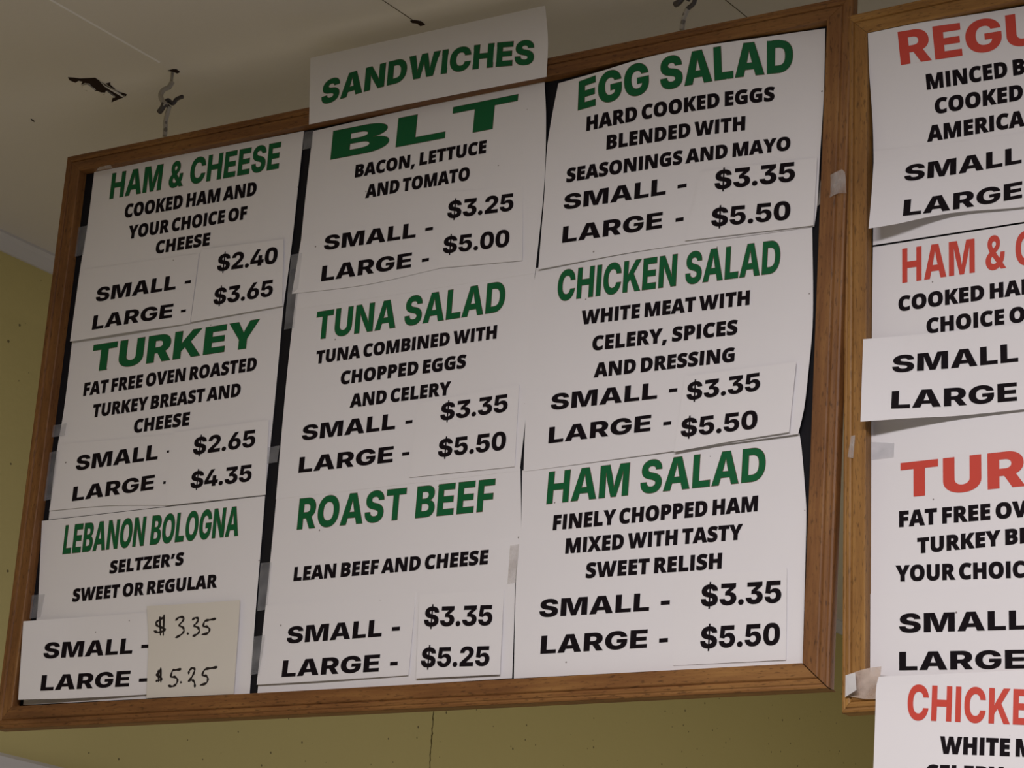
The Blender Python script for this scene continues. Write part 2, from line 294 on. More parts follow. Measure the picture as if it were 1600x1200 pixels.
# ------------------------------------------------------------------ lettering
GLYPHS = {
 'A': {
  '&': (937, '388,-15 ~283,-15 ~131,60 ~49,187 49,265 ~49,323 ~94,413 ~176,488 230,524 437,657 ~458,671 ~488,703 ~504,738 504,756 ~504,786 ~461,830 420,830 ~393,830 ~354,809 ~332,772 332,747 ~332,716 ~364,653 ~422,582 459,540 938,0 700,0 302,436 ~265,477 ~190,572 ~139,684 139,750 ~139,824 ~208,943 ~335,1013 419,1013 ~500,1013 ~619,947 ~683,837 683,770 ~683,724 ~651,640 ~592,569 550,538 345,391 ~311,367 ~272,315 272,277 ~272,244 ~304,194 ~362,168 400,168 ~453,168 ~555,216 ~639,305 ~690,427 690,500 878,500 ~878,410 ~839,258 ~765,140 711,101 650,67 ~593,24 ~454,-15'),
  'A': (1055, '32,0 366,1000 678,1000 1023,0 761,0 620,442 ~587,549 ~525,793 493,925 545,925 ~515,793 ~458,548 427,442 291,0|257,215 257,394 798,394 798,215'),
  'B': (913, '79,0 79,1000 492,1000 ~604,1000 ~754,936 ~830,821 830,746 ~830,689 ~782,599 ~699,541 645,530 645,519 ~704,517 ~807,458 ~869,351 869,279 ~869,199 ~789,72 ~634,0 523,0|313,189 468,189 ~549,189 ~626,251 626,305 ~626,344 ~589,403 ~520,435 473,435 313,435|313,587 453,587 ~493,587 ~556,614 ~592,666 592,702 ~592,753 ~519,813 457,813 313,813'),
  'C': (1021, '528,-13 ~393,-13 ~180,106 ~56,335 56,499 ~56,664 ~181,894 ~395,1013 528,1013 ~617,1013 ~768,965 ~885,871 ~958,735 968,648 732,648 ~726,685 ~693,744 ~642,786 ~574,808 534,808 ~460,808 ~353,735 ~295,597 295,499 ~295,399 ~354,261 ~461,192 533,192 ~574,192 ~641,214 ~693,256 ~727,315 733,352 969,352 ~963,285 ~899,155 ~787,49 ~629,-13'),
  'D': (993, '445,0 180,0 180,200 435,200 ~522,200 ~642,259 ~703,391 703,500 ~703,609 ~641,741 ~521,800 432,800 176,800 176,1000 446,1000 ~598,1000 ~818,880 ~937,656 937,500 ~937,344 ~818,120 ~598,0|313,1000 313,0 79,0 79,1000'),
  'E': (838, '79,0 79,1000 771,1000 771,809 313,809 313,599 734,599 734,412 313,412 313,191 770,191 770,0'),
  'F': (805, '79,0 79,1000 757,1000 757,809 313,809 313,553 713,553 713,366 313,366 313,0'),
  'G': (1034, '535,-13 ~393,-13 ~177,111 ~56,341 56,498 ~56,662 ~183,892 ~399,1013 532,1013 ~618,1013 ~766,964 ~882,873 ~954,749 963,674 727,674 ~718,706 ~685,755 ~636,790 ~574,808 536,808 ~463,808 ~354,736 ~295,599 295,501 ~295,403 ~353,265 ~461,192 537,192 ~605,192 ~699,237 ~748,321 748,378 793,372 547,372 547,544 974,544 974,413 ~974,280 ~861,89 ~663,-13'),
  'H': (1028, '79,0 79,1000 313,1000 313,606 716,606 716,1000 949,1000 949,0 716,0 716,415 313,415 313,0'),
  'I': (392, '79,0 79,1000 313,1000 313,0'),
  'K': (1012, '254,204 254,409 ~283,468 ~340,565 ~410,664 459,726 684,1000 965,1000 545,500 524,508|79,0 79,1000 313,1000 313,752 308,483 313,369 313,0|704,0 431,430 579,603 979,0'),
  'L': (777, '79,0 79,1000 313,1000 313,191 732,191 732,0'),
  'M': (1295, '79,0 79,1000 443,1000 574,604 ~584,568 ~612,453 ~640,320 ~663,196 671,152 626,152 ~634,196 ~657,319 ~685,452 ~712,568 723,604 852,1000 1216,1000 1216,0 981,0 981,435 ~981,468 ~984,573 ~987,696 ~990,820 990,874 1004,874 ~992,815 ~961,688 ~929,568 ~900,468 890,435 746,0 550,0 404,435 ~393,468 ~364,567 ~332,687 ~300,814 286,874 304,874 ~304,821 ~307,698 ~310,574 ~313,469 313,435 313,0'),
  'N': (1052, '79,0 79,1000 337,1000 619,543 ~646,499 ~697,403 ~749,287 775,212 752,212 ~748,267 ~740,400 ~733,526 733,569 733,1000 973,1000 973,0 715,0 456,419 ~422,475 ~367,577 ~311,696 273,777 300,777 ~305,705 ~313,569 ~319,456 319,419 319,0'),
  'O': (1062, '531,-13 ~397,-13 ~181,106 ~56,335 56,499 ~56,664 ~181,894 ~397,1013 531,1013 ~665,1013 ~880,894 ~1006,664 1006,499 ~1006,335 ~880,106 ~665,-13|531,192 ~605,192 ~710,263 ~767,400 767,499 ~767,599 ~710,737 ~605,808 531,808 ~458,808 ~352,737 ~295,599 295,499 ~295,400 ~352,263 ~458,192'),
  'R': (909, '79,0 79,1000 487,1000 ~600,1000 ~763,919 ~851,770 851,668 ~851,566 ~761,421 ~595,345 480,345 219,345 219,531 438,531 ~494,531 ~570,561 ~608,621 608,668 ~608,716 ~570,778 ~494,810 438,810 313,810 313,0|629,0 385,457 636,457 886,0'),
  'S': (907, '463,-13 ~339,-13 ~154,62 ~51,214 49,328 274,328 ~277,280 ~324,214 ~406,181 460,181 ~510,181 ~582,208 ~621,258 621,290 ~621,319 ~585,360 ~513,391 458,404 352,429 ~223,458 ~75,592 75,705 ~75,797 ~176,936 ~351,1013 464,1013 ~579,1013 ~749,935 ~843,795 844,703 619,703 ~614,758 ~534,819 462,819 ~415,819 ~350,794 ~317,749 317,720 ~317,689 ~354,646 ~422,618 466,608 553,588 ~624,572 ~737,519 ~816,446 ~858,350 858,289 ~858,195 ~763,59 ~587,-13'),
  'T': (929, '45,809 45,1000 884,1000 884,809 581,809 581,0 348,0 348,809'),
  'U': (1000, '500,-13 ~374,-13 ~184,78 ~79,244 79,355 79,1000 313,1000 313,374 ~313,321 ~360,238 ~444,191 500,191 ~556,191 ~640,238 ~687,321 687,374 687,1000 921,1000 921,355 ~921,244 ~815,78 ~626,-13'),
 },
 'B': {
  "'": (447, '337,952 347,937 ~329,864 ~268,700 226,609 33,609 ~56,704 ~89,877 101,952'),
  ',': (447, '337,162 347,147 ~329,74 ~268,-90 226,-181 33,-181 ~56,-86 ~89,87 101,162'),
  'A': (1012, '723,0 671,193 343,193 290,0 0,0 329,1004 679,1004 1012,0|569,579 ~563,605 ~538,703 ~513,807 506,840 ~500,807 ~477,708 ~453,612 445,579 399,409 616,409'),
  'B': (943, '455,1000 ~671,1000 ~856,872 856,751 ~856,685 ~809,594 ~737,541 698,531 698,524 ~739,514 ~822,466 ~876,372 876,292 ~876,201 ~784,70 ~614,0 497,0 109,0 109,1000|459,614 ~529,614 ~585,672 585,713 ~585,755 ~521,800 453,800 373,800 373,614|373,421 373,204 473,204 ~546,204 ~604,266 604,314 ~604,342 ~579,391 ~519,421 467,421'),
  'C': (908, '554,797 ~505,797 ~427,756 ~372,678 ~343,567 343,496 ~343,401 ~392,270 ~492,203 568,203 ~634,203 ~759,238 821,265 821,41 ~756,12 ~618,-14 539,-14 ~377,-14 ~170,115 ~72,346 72,497 ~72,611 ~135,800 ~258,938 ~439,1014 556,1014 ~629,1014 ~788,981 865,944 783,736 ~729,762 ~617,797'),
  'D': (1028, '956,521 ~956,347 ~826,115 ~591,0 431,0 109,0 109,1000 453,1000 ~614,1000 ~838,889 ~956,676|682,511 ~682,604 ~631,726 ~531,786 455,786 373,786 373,217 437,217 ~563,217 ~682,362'),
  'E': (769, '701,0 109,0 109,1000 701,1000 701,787 373,787 373,624 678,624 678,411 373,411 373,215 701,215'),
  'F': (754, '369,0 109,0 109,1000 699,1000 699,787 369,787 369,590 673,590 673,377 369,377'),
  'G': (1036, '512,583 940,583 940,46 ~863,19 ~664,-14 555,-14 ~410,-14 ~193,99 ~72,328 72,503 ~72,660 ~193,889 ~426,1014 597,1014 ~690,1014 ~858,979 919,951 836,744 ~782,770 ~664,797 598,797 ~507,797 ~395,715 ~345,579 345,496 ~345,402 ~399,271 ~502,204 578,204 ~603,204 ~673,211 692,216 692,378 512,378'),
  'H': (1071, '962,0 697,0 697,410 375,410 375,0 109,0 109,1000 375,1000 375,627 697,627 697,1000 962,1000'),
  'I': (484, '109,0 109,1000 375,1000 375,0'),
  'K': (958, '958,0 659,0 455,386 375,337 375,0 109,0 109,1000 375,1000 375,563 ~392,596 ~439,663 461,693 674,1000 963,1000 644,552'),
  'L': (812, '109,0 109,1000 373,1000 373,214 761,214 761,0'),
  'M': (1351, '545,0 335,726 330,726 ~332,698 ~338,604 ~343,493 343,441 343,0 109,0 109,1000 462,1000 675,285 680,285 889,1000 1242,1000 1242,0 999,0 999,446 ~999,493 ~1002,601 ~1007,697 1009,725 1003,725 796,0'),
  'N': (1164, '1055,0 709,0 336,710 331,710 ~334,678 ~339,587 ~343,494 343,456 343,0 109,0 109,1000 453,1000 825,300 829,300 ~827,332 ~822,418 ~819,509 819,543 819,1000 1055,1000'),
  'O': (1115, '1042,501 ~1042,385 ~986,196 ~868,59 ~685,-14 557,-14 ~431,-14 ~248,59 ~129,196 ~72,385 72,503 ~72,658 ~176,889 ~391,1015 558,1015 ~728,1015 ~942,888 ~1042,657|350,501 ~350,410 ~392,278 ~484,207 557,207 ~633,207 ~723,278 ~764,410 764,501 ~764,639 ~672,799 558,799 ~484,799 ~392,726 ~350,594'),
  'P': (884, '452,1000 ~642,1000 ~831,835 831,683 ~831,615 ~792,491 ~703,392 ~557,334 451,334 373,334 373,0 109,0 109,1000|446,786 373,786 373,550 428,550 ~466,550 ~529,574 ~566,630 566,676 ~566,726 ~508,786'),
  'R': (945, '435,1000 ~570,1000 ~750,933 ~840,803 840,705 ~840,644 ~799,543 ~723,465 670,436 960,0 660,0 447,366 373,366 373,0 109,0 109,1000|430,800 373,800 373,565 428,565 ~492,565 ~573,622 573,693 ~573,726 ~544,774 ~481,800'),
  'S': (806, '759,302 ~759,221 ~677,76 ~505,-14 369,-14 ~301,-14 ~198,-1 ~109,26 62,48 62,284 ~142,244 ~307,201 374,201 ~416,201 ~469,222 ~495,257 495,279 ~495,307 ~459,344 ~379,384 312,414 ~238,449 ~128,526 ~69,638 69,723 ~69,819 ~164,948 ~332,1014 444,1014 ~541,1014 ~697,971 758,943 678,739 ~614,768 ~489,803 435,803 ~399,803 ~353,785 ~331,754 331,735 ~331,710 ~368,672 ~453,628 528,595 ~601,563 ~704,486 ~759,381'),
  'T': (826, '545,0 281,0 281,783 34,783 34,1000 791,1000 791,783 545,783'),
  'U': (1059, '955,396 ~955,271 ~861,87 ~670,-14 526,-14 ~319,-14 ~103,197 103,391 103,1000 369,1000 369,411 ~369,303 ~451,207 530,207 ~588,207 ~658,250 ~691,340 691,412 691,1000 955,1000'),
  'V': (966, '966,1000 637,0 328,0 0,1000 297,1000 436,487 ~444,459 ~463,370 ~482,281 483,253 ~486,281 ~502,368 ~520,456 529,485 671,1000'),
  'W': (1449, '1428,1000 1181,0 869,0 770,445 ~767,458 ~755,517 ~740,592 ~729,663 726,688 ~723,663 ~711,592 ~697,517 ~684,458 681,445 581,0 269,0 21,1000 276,1000 387,494 ~391,475 ~405,407 ~421,329 ~435,256 437,230 ~443,272 ~461,379 ~483,488 ~504,582 511,612 603,1000 848,1000 938,612 ~945,583 ~966,487 ~988,377 ~1007,270 1011,230 ~1016,265 ~1035,368 ~1054,467 1060,493 1173,1000'),
  'X': (1005, '1000,0 695,0 497,317 301,0 3,0 335,512 23,1000 316,1000 499,687 676,1000 976,1000 660,492'),
  'Y': (924, '462,624 638,1000 924,1000 595,391 595,0 329,0 329,382 0,1000 288,1000'),
  'Z': (853, '818,0 42,0 42,164 479,786 53,786 53,1000 806,1000 806,836 370,214 818,214'),
 },
 'C': {
  '$': (913, '427,-126 427,1126 508,1126 508,-126|469,-12 ~340,-12 ~149,64 ~43,223 42,345 290,345 ~293,299 ~336,235 ~412,203 465,203 ~511,203 ~573,226 ~606,267 606,294 ~606,318 ~575,355 ~508,384 452,395 350,418 ~218,446 ~67,582 67,698 ~67,792 ~170,934 ~350,1013 467,1013 ~587,1013 ~762,933 ~857,788 858,692 607,692 ~603,742 ~534,799 467,799 ~424,799 ~367,777 ~339,740 339,716 ~339,690 ~369,653 ~431,626 477,616 561,598 ~640,581 ~757,524 ~834,448 ~871,352 871,294 ~871,196 ~775,59 ~595,-12'),
  '-': (886, '676,498 676,302 210,302 210,498'),
  '.': (369, '185,-16 ~127,-16 ~50,60 50,117 ~50,174 ~127,250 185,250 ~242,250 ~320,174 320,117 ~320,60 ~242,-16'),
  '0': (886, '443,-13 ~306,-13 ~127,109 ~38,338 38,499 ~38,661 ~127,891 ~306,1013 443,1013 ~580,1013 ~760,891 ~848,661 848,499 ~848,338 ~760,109 ~581,-13|443,199 ~495,199 ~558,261 ~588,394 588,499 ~588,606 ~558,740 ~495,802 443,802 ~392,802 ~328,740 ~298,606 298,499 ~298,394 ~328,261 ~392,199'),
  '2': (886, '73,0 73,187 443,500 ~481,533 ~536,590 ~566,649 566,686 ~566,725 ~532,781 ~473,811 434,811 ~395,811 ~336,780 ~303,720 303,677 55,677 ~55,781 ~149,931 ~320,1013 434,1013 ~552,1013 ~725,937 ~820,799 820,707 ~820,649 ~773,537 ~651,399 538,304 435,215 435,209 831,209 831,0'),
  '3': (886, '439,-13 ~318,-13 ~138,67 ~38,209 36,301 298,301 ~300,271 ~338,224 ~400,198 439,198 ~480,198 ~539,227 ~572,284 572,323 ~572,357 ~535,414 ~467,448 422,448 294,448 294,610 500,785 500,790 87,790 87,1000 806,1000 806,811 463,525 463,584 ~577,602 ~750,534 ~848,394 848,302 ~848,204 ~740,63 ~555,-13'),
  '4': (886, '17,159 17,362 376,1000 625,1000 275,371 275,363 869,363 869,159|502,0 502,220 512,311 512,624 746,624 746,0'),
  '5': (886, '437,-13 ~323,-13 ~147,67 ~47,209 45,301 300,301 ~300,266 ~337,214 ~399,185 437,185 ~480,185 ~544,222 ~581,289 581,334 ~581,380 ~544,448 ~479,485 436,485 ~392,485 ~319,444 300,409 70,454 111,1000 772,1000 772,790 325,790 305,565 310,565 ~334,609 ~448,666 522,666 ~589,666 ~703,619 ~787,532 ~833,413 833,342 ~833,238 ~735,78 ~556,-13'),
  '6': (886, '448,-13 ~344,-13 ~165,64 ~54,216 54,329 ~54,413 ~118,569 173,651 408,1000 665,1000 365,560 279,560 ~293,581 ~360,624 ~457,652 517,652 ~610,652 ~751,579 ~832,439 832,341 ~832,233 ~733,74 ~559,-13|446,185 ~488,185 ~552,223 ~589,290 589,332 ~589,375 ~552,441 ~488,480 446,480 ~405,480 ~340,441 ~303,375 303,332 ~303,290 ~340,223 ~405,185'),
  'A': (1082, '31,0 358,1000 713,1000 1051,0 756,0 633,403 ~597,524 ~532,788 502,922 561,922 ~532,788 ~475,523 440,403 322,0|267,198 267,394 815,394 815,198'),
  'B': (917, '68,0 68,1000 496,1000 ~610,1000 ~764,938 ~842,825 842,749 ~842,694 ~794,603 ~709,543 651,531 651,520 ~714,518 ~819,459 ~881,353 881,282 ~881,201 ~798,73 ~641,0 532,0|329,209 465,209 ~536,209 ~607,264 607,314 ~607,351 ~574,403 ~511,430 469,430 329,430|329,593 449,593 ~485,593 ~542,617 ~574,662 574,694 ~574,741 ~506,794 453,794 329,794'),
  'C': (1026, '529,-13 ~392,-13 ~175,105 ~49,334 49,499 ~49,666 ~177,895 ~395,1013 529,1013 ~621,1013 ~777,964 ~895,868 ~969,728 979,639 714,639 ~710,672 ~682,726 ~636,765 ~574,786 536,786 ~467,786 ~368,717 ~318,590 318,499 ~318,405 ~370,278 ~467,214 535,214 ~573,214 ~635,235 ~681,274 ~710,328 715,361 980,361 ~975,297 ~913,165 ~800,54 ~636,-13'),
  'D': (993, '448,0 177,0 177,222 438,222 ~516,222 ~625,273 ~682,394 682,500 ~682,605 ~624,727 ~513,778 431,778 173,778 173,1000 446,1000 ~599,1000 ~822,880 ~944,656 944,500 ~944,344 ~823,120 ~601,0|329,1000 329,0 68,0 68,1000'),
  'E': (841, '68,0 68,1000 781,1000 781,789 329,789 329,608 744,608 744,402 329,402 329,211 779,211 779,0'),
  'G': (1036, '536,-13 ~392,-13 ~172,111 ~49,340 49,498 ~49,663 ~180,893 ~400,1013 535,1013 ~622,1013 ~774,963 ~891,871 ~963,746 971,671 708,671 ~701,698 ~672,741 ~629,771 ~573,786 540,786 ~470,786 ~370,719 ~318,591 318,502 ~318,411 ~369,283 ~467,214 539,214 ~602,214 ~688,253 ~731,324 731,372 778,367 544,367 544,554 983,554 983,418 ~983,282 ~868,89 ~666,-13'),
  'H': (1030, '68,0 68,1000 329,1000 329,616 701,616 701,1000 962,1000 962,0 701,0 701,405 329,405 329,0'),
  'I': (397, '68,0 68,1000 329,1000 329,0'),
  'K': (1035, '266,183 266,406 ~294,468 ~347,568 ~418,671 470,738 676,1000 986,1000 567,489 543,499|68,0 68,1000 329,1000 329,776 324,493 329,366 329,0|696,0 447,410 612,601 1004,0'),
  'L': (777, '68,0 68,1000 329,1000 329,211 738,211 738,0'),
  'M': (1309, '68,0 68,1000 479,1000 580,664 ~591,625 ~620,497 ~649,350 ~673,215 680,167 631,167 ~638,214 ~661,350 ~690,497 ~718,625 730,664 829,1000 1240,1000 1240,0 977,0 977,400 ~977,434 ~980,545 ~984,677 ~988,810 988,867 1003,867 ~990,805 ~960,670 ~927,542 ~898,435 887,400 764,0 546,0 420,400 ~410,435 ~380,542 ~347,670 ~315,804 302,867 321,867 ~321,811 ~324,677 ~328,545 ~331,434 331,400 331,0'),
  'N': (1056, '68,0 68,1000 353,1000 604,590 ~634,540 ~687,440 ~737,319 763,239 740,239 ~737,294 ~727,434 ~719,569 719,616 719,1000 988,1000 988,0 703,0 470,380 ~434,441 ~377,547 ~323,667 288,747 316,747 ~321,676 ~331,537 ~337,420 337,380 337,0'),
  'R': (916, '68,0 68,1000 493,1000 ~605,1000 ~771,919 ~863,767 863,663 ~863,557 ~769,410 ~599,334 484,334 226,334 226,538 433,538 ~483,538 ~554,564 ~591,619 591,663 ~591,707 ~554,763 ~483,790 433,790 329,790 329,0|612,0 368,458 646,458 897,0'),
  'S': (913, '469,-12 ~340,-12 ~149,64 ~43,223 42,345 290,345 ~293,299 ~336,235 ~412,203 465,203 ~511,203 ~573,226 ~606,267 606,294 ~606,318 ~575,355 ~508,384 452,395 350,418 ~218,446 ~67,582 67,698 ~67,792 ~170,934 ~350,1013 467,1013 ~587,1013 ~762,933 ~857,788 858,692 607,692 ~603,742 ~534,799 467,799 ~424,799 ~367,777 ~339,740 339,716 ~339,690 ~369,653 ~431,626 477,616 561,598 ~640,581 ~757,524 ~834,448 ~871,352 871,294 ~871,196 ~775,59 ~595,-12'),
  'T': (940, '40,789 40,1000 900,1000 900,789 600,789 600,0 339,0 339,789'),
  'U': (994, '497,-12 ~368,-12 ~176,78 ~68,245 68,358 68,1000 329,1000 329,380 ~329,331 ~372,257 ~448,214 497,214 ~546,214 ~622,257 ~665,331 665,380 665,1000 926,1000 926,358 ~926,245 ~818,78 ~625,-12'),
  'W': (1478, '297,0 31,1000 322,1000 408,596 ~423,524 ~447,356 ~470,188 482,115 431,115 ~445,188 ~470,356 ~497,524 514,596 608,1000 870,1000 964,596 ~980,524 ~1007,356 ~1033,188 1047,115 995,115 ~1007,188 ~1030,356 ~1055,524 1069,596 1156,1000 1447,1000 1181,0 885,0 781,424 ~756,526 ~726,763 705,875 773,875 ~748,763 ~723,528 697,424 592,0'),
  'Y': (1056, '403,0 403,352 31,1000 338,1000 486,696 ~506,655 ~539,567 556,511 515,511 ~531,567 ~561,655 580,696 720,1000 1025,1000 663,352 663,0'),
 },
}
def flatten(s):
    """glyph outlines (quadratic, '~' marks a control point) -> lists of points, cap height 1000"""
    res = []
    for c in s.split('|'):
        P = []
        for t in c.split():
            on = t[0] != '~'; x, y = t.lstrip('~').split(','); P.append((int(x), int(y), on))
        Q = []
        for i, p in enumerate(P):                             # implied on-curve points
            q = P[(i+1) % len(P)]; Q.append(p)
            if not p[2] and not q[2]: Q.append(((p[0]+q[0])/2, (p[1]+q[1])/2, True))
        k = next(i for i, p in enumerate(Q) if p[2]); Q = Q[k:]+Q[:k]; R = []; i = 0
        while i < len(Q):
            p = Q[i]
            if p[2]: R.append((p[0], p[1])); i += 1
            else:
                a, b = R[-1], Q[(i+1) % len(Q)]
                for s_ in (.25, .5, .75):
                    R.append(((1-s_)**2*a[0]+2*s_*(1-s_)*p[0]+s_*s_*b[0], (1-s_)**2*a[1]+2*s_*(1-s_)*p[1]+s_*s_*b[1]))
                i += 1
        D = [R[0]]
        for r in R[1:]:
            if abs(r[0]-D[-1][0])+abs(r[1]-D[-1][1]) > 1: D.append(r)
        if abs(D[0][0]-D[-1][0])+abs(D[0][1]-D[-1][1]) <= 1: D.pop()
        res.append(D)
    return res
FLAT = {}
def glyph(font, ch):
    if (font, ch) not in FLAT: FLAT[font, ch] = (GLYPHS[font][ch][0], flatten(GLYPHS[font][ch][1]))
    return FLAT[font, ch]
SPACE = {'A': 345, 'B': 240, 'C': 345}
def layout(font, txt):
    x = 0; out = []
    for ch in txt:
        if ch == ' ': x += SPACE[font]; continue
        adv, cs = glyph(font, ch); out.append((ch, [[(px+x, py) for px, py in c] for c in cs])); x += adv
    return out
def winding(p, cs):
    w = 0; x, y = p
    for c in cs:
        for i in range(len(c)):
            x0, y0 = c[i-1]; x1, y1 = c[i]
            if (y0 <= y) != (y1 <= y):
                t = (y-y0)/(y1-y0)
                if x0+t*(x1-x0) > x: w += 1 if y1 > y0 else -1
    return w
def fill(cs):
    """contours (overlaps allowed) -> vertices, triangles inside by non-zero winding"""
    V = []; E = []
    for c in cs:
        b = len(V); V += [Vector(p) for p in c]; E += [(b+i, b+(i+1) % len(c)) for i in range(len(c))]
    r = delaunay_2d_cdt(V, E, [], 0, 1e-5)
    T = []
    for f_ in r[2]:
        g = (sum(r[0][i].x for i in f_)/3, sum(r[0][i].y for i in f_)/3)
        if winding(g, cs): T.append(tuple(f_))
    return r[0], T
def grow(c, d):
    """offset a contour outwards (TrueType outer contours run clockwise)"""
    out = []
    for i in range(len(c)):
        a, b, e = Vector(c[i-1]), Vector(c[i]), Vector(c[(i+1) % len(c)])
        n0 = Vector((-(b-a).y, (b-a).x)).normalized(); n1 = Vector((-(e-b).y, (e-b).x)).normalized()
        m = (n0+n1); m = m.normalized() if m.length > .1 else n0
        out.append(tuple(b + m*d/max(.5, m.dot(n0))))
    return out
class Surface:
    def __init__(s, V, F): s.t = BVHTree.FromPolygons(V, F)
    def n(s, u, v, default):
        h = s.t.ray_cast(Vector((u, v, 100)), Vector((0, 0, -1)))
        return h[0].z if h[0] else default
def text_contours(l):
    """one printed line -> per-letter contours in board mm"""
    lay = layout(l['f'], l['t'])
    k = l['fit']; ref = layout(l['f'], l['t'][:k]) if k else lay
    xs = [p[0] for _, cs in ref for c in cs for p in c]; x0, x1 = min(xs), max(xs)
    P = l['p']; h0, h1 = l['h']
    def base(s):
        if len(P) == 2: return [P[0][i]+(P[1][i]-P[0][i])*s for i in (0, 1)]
        sm = (P[1][0]-P[0][0])/(P[2][0]-P[0][0])
        u = P[0][0]+(P[2][0]-P[0][0])*s
        a = (s-sm)*(s-1)/(sm); b = s*(s-1)/(sm*(sm-1)); c = s*(s-sm)/(1-sm)
        return [u, P[0][1]*a + P[1][1]*b + P[2][1]*c]
    res = []
    for ch, cs in lay:
        o = []
        for c in cs:
            q = []
            for x, y in c:
                s = (x-x0)/(x1-x0); b = base(s); h = (h0+(h1-h0)*s)*y/1000
                q.append((b[0]-h*l['sh'], b[1]+h))
            o.append(q)
        res.append(o)
    return res
def ribbon(pts, w):
    """pen stroke of width w (mm) as a closed outline"""
    P = [Vector(p) for p in pts]; Q = []
    for i in range(len(P)-1):
        a, b, c, d = P[max(i-1, 0)], P[i], P[i+1], P[min(i+2, len(P)-1)]
        for k in range(4):
            t = k/4; Q.append(.5*((2*b)+(c-a)*t+(2*a-5*b+4*c-d)*t*t+(3*b-a-3*c+d)*t**3))
    Q.append(P[-1]); A = []; B = []
    for i, q in enumerate(Q):
        d = (Q[min(i+1, len(Q)-1)]-Q[max(i-1, 0)]).normalized(); n = Vector((-d.y, d.x))
        ww = w/2*(.75+.25*math.sin(i*1.3)); A.append(tuple(q+n*ww)); B.append(tuple(q-n*ww))
    d0 = (Q[0]-Q[1]).normalized()*w*.4; d1 = (Q[-1]-Q[-2]).normalized()*w*.4
    return A + [tuple(Q[-1]+d1)] + B[::-1] + [tuple(Q[0]+d0)]

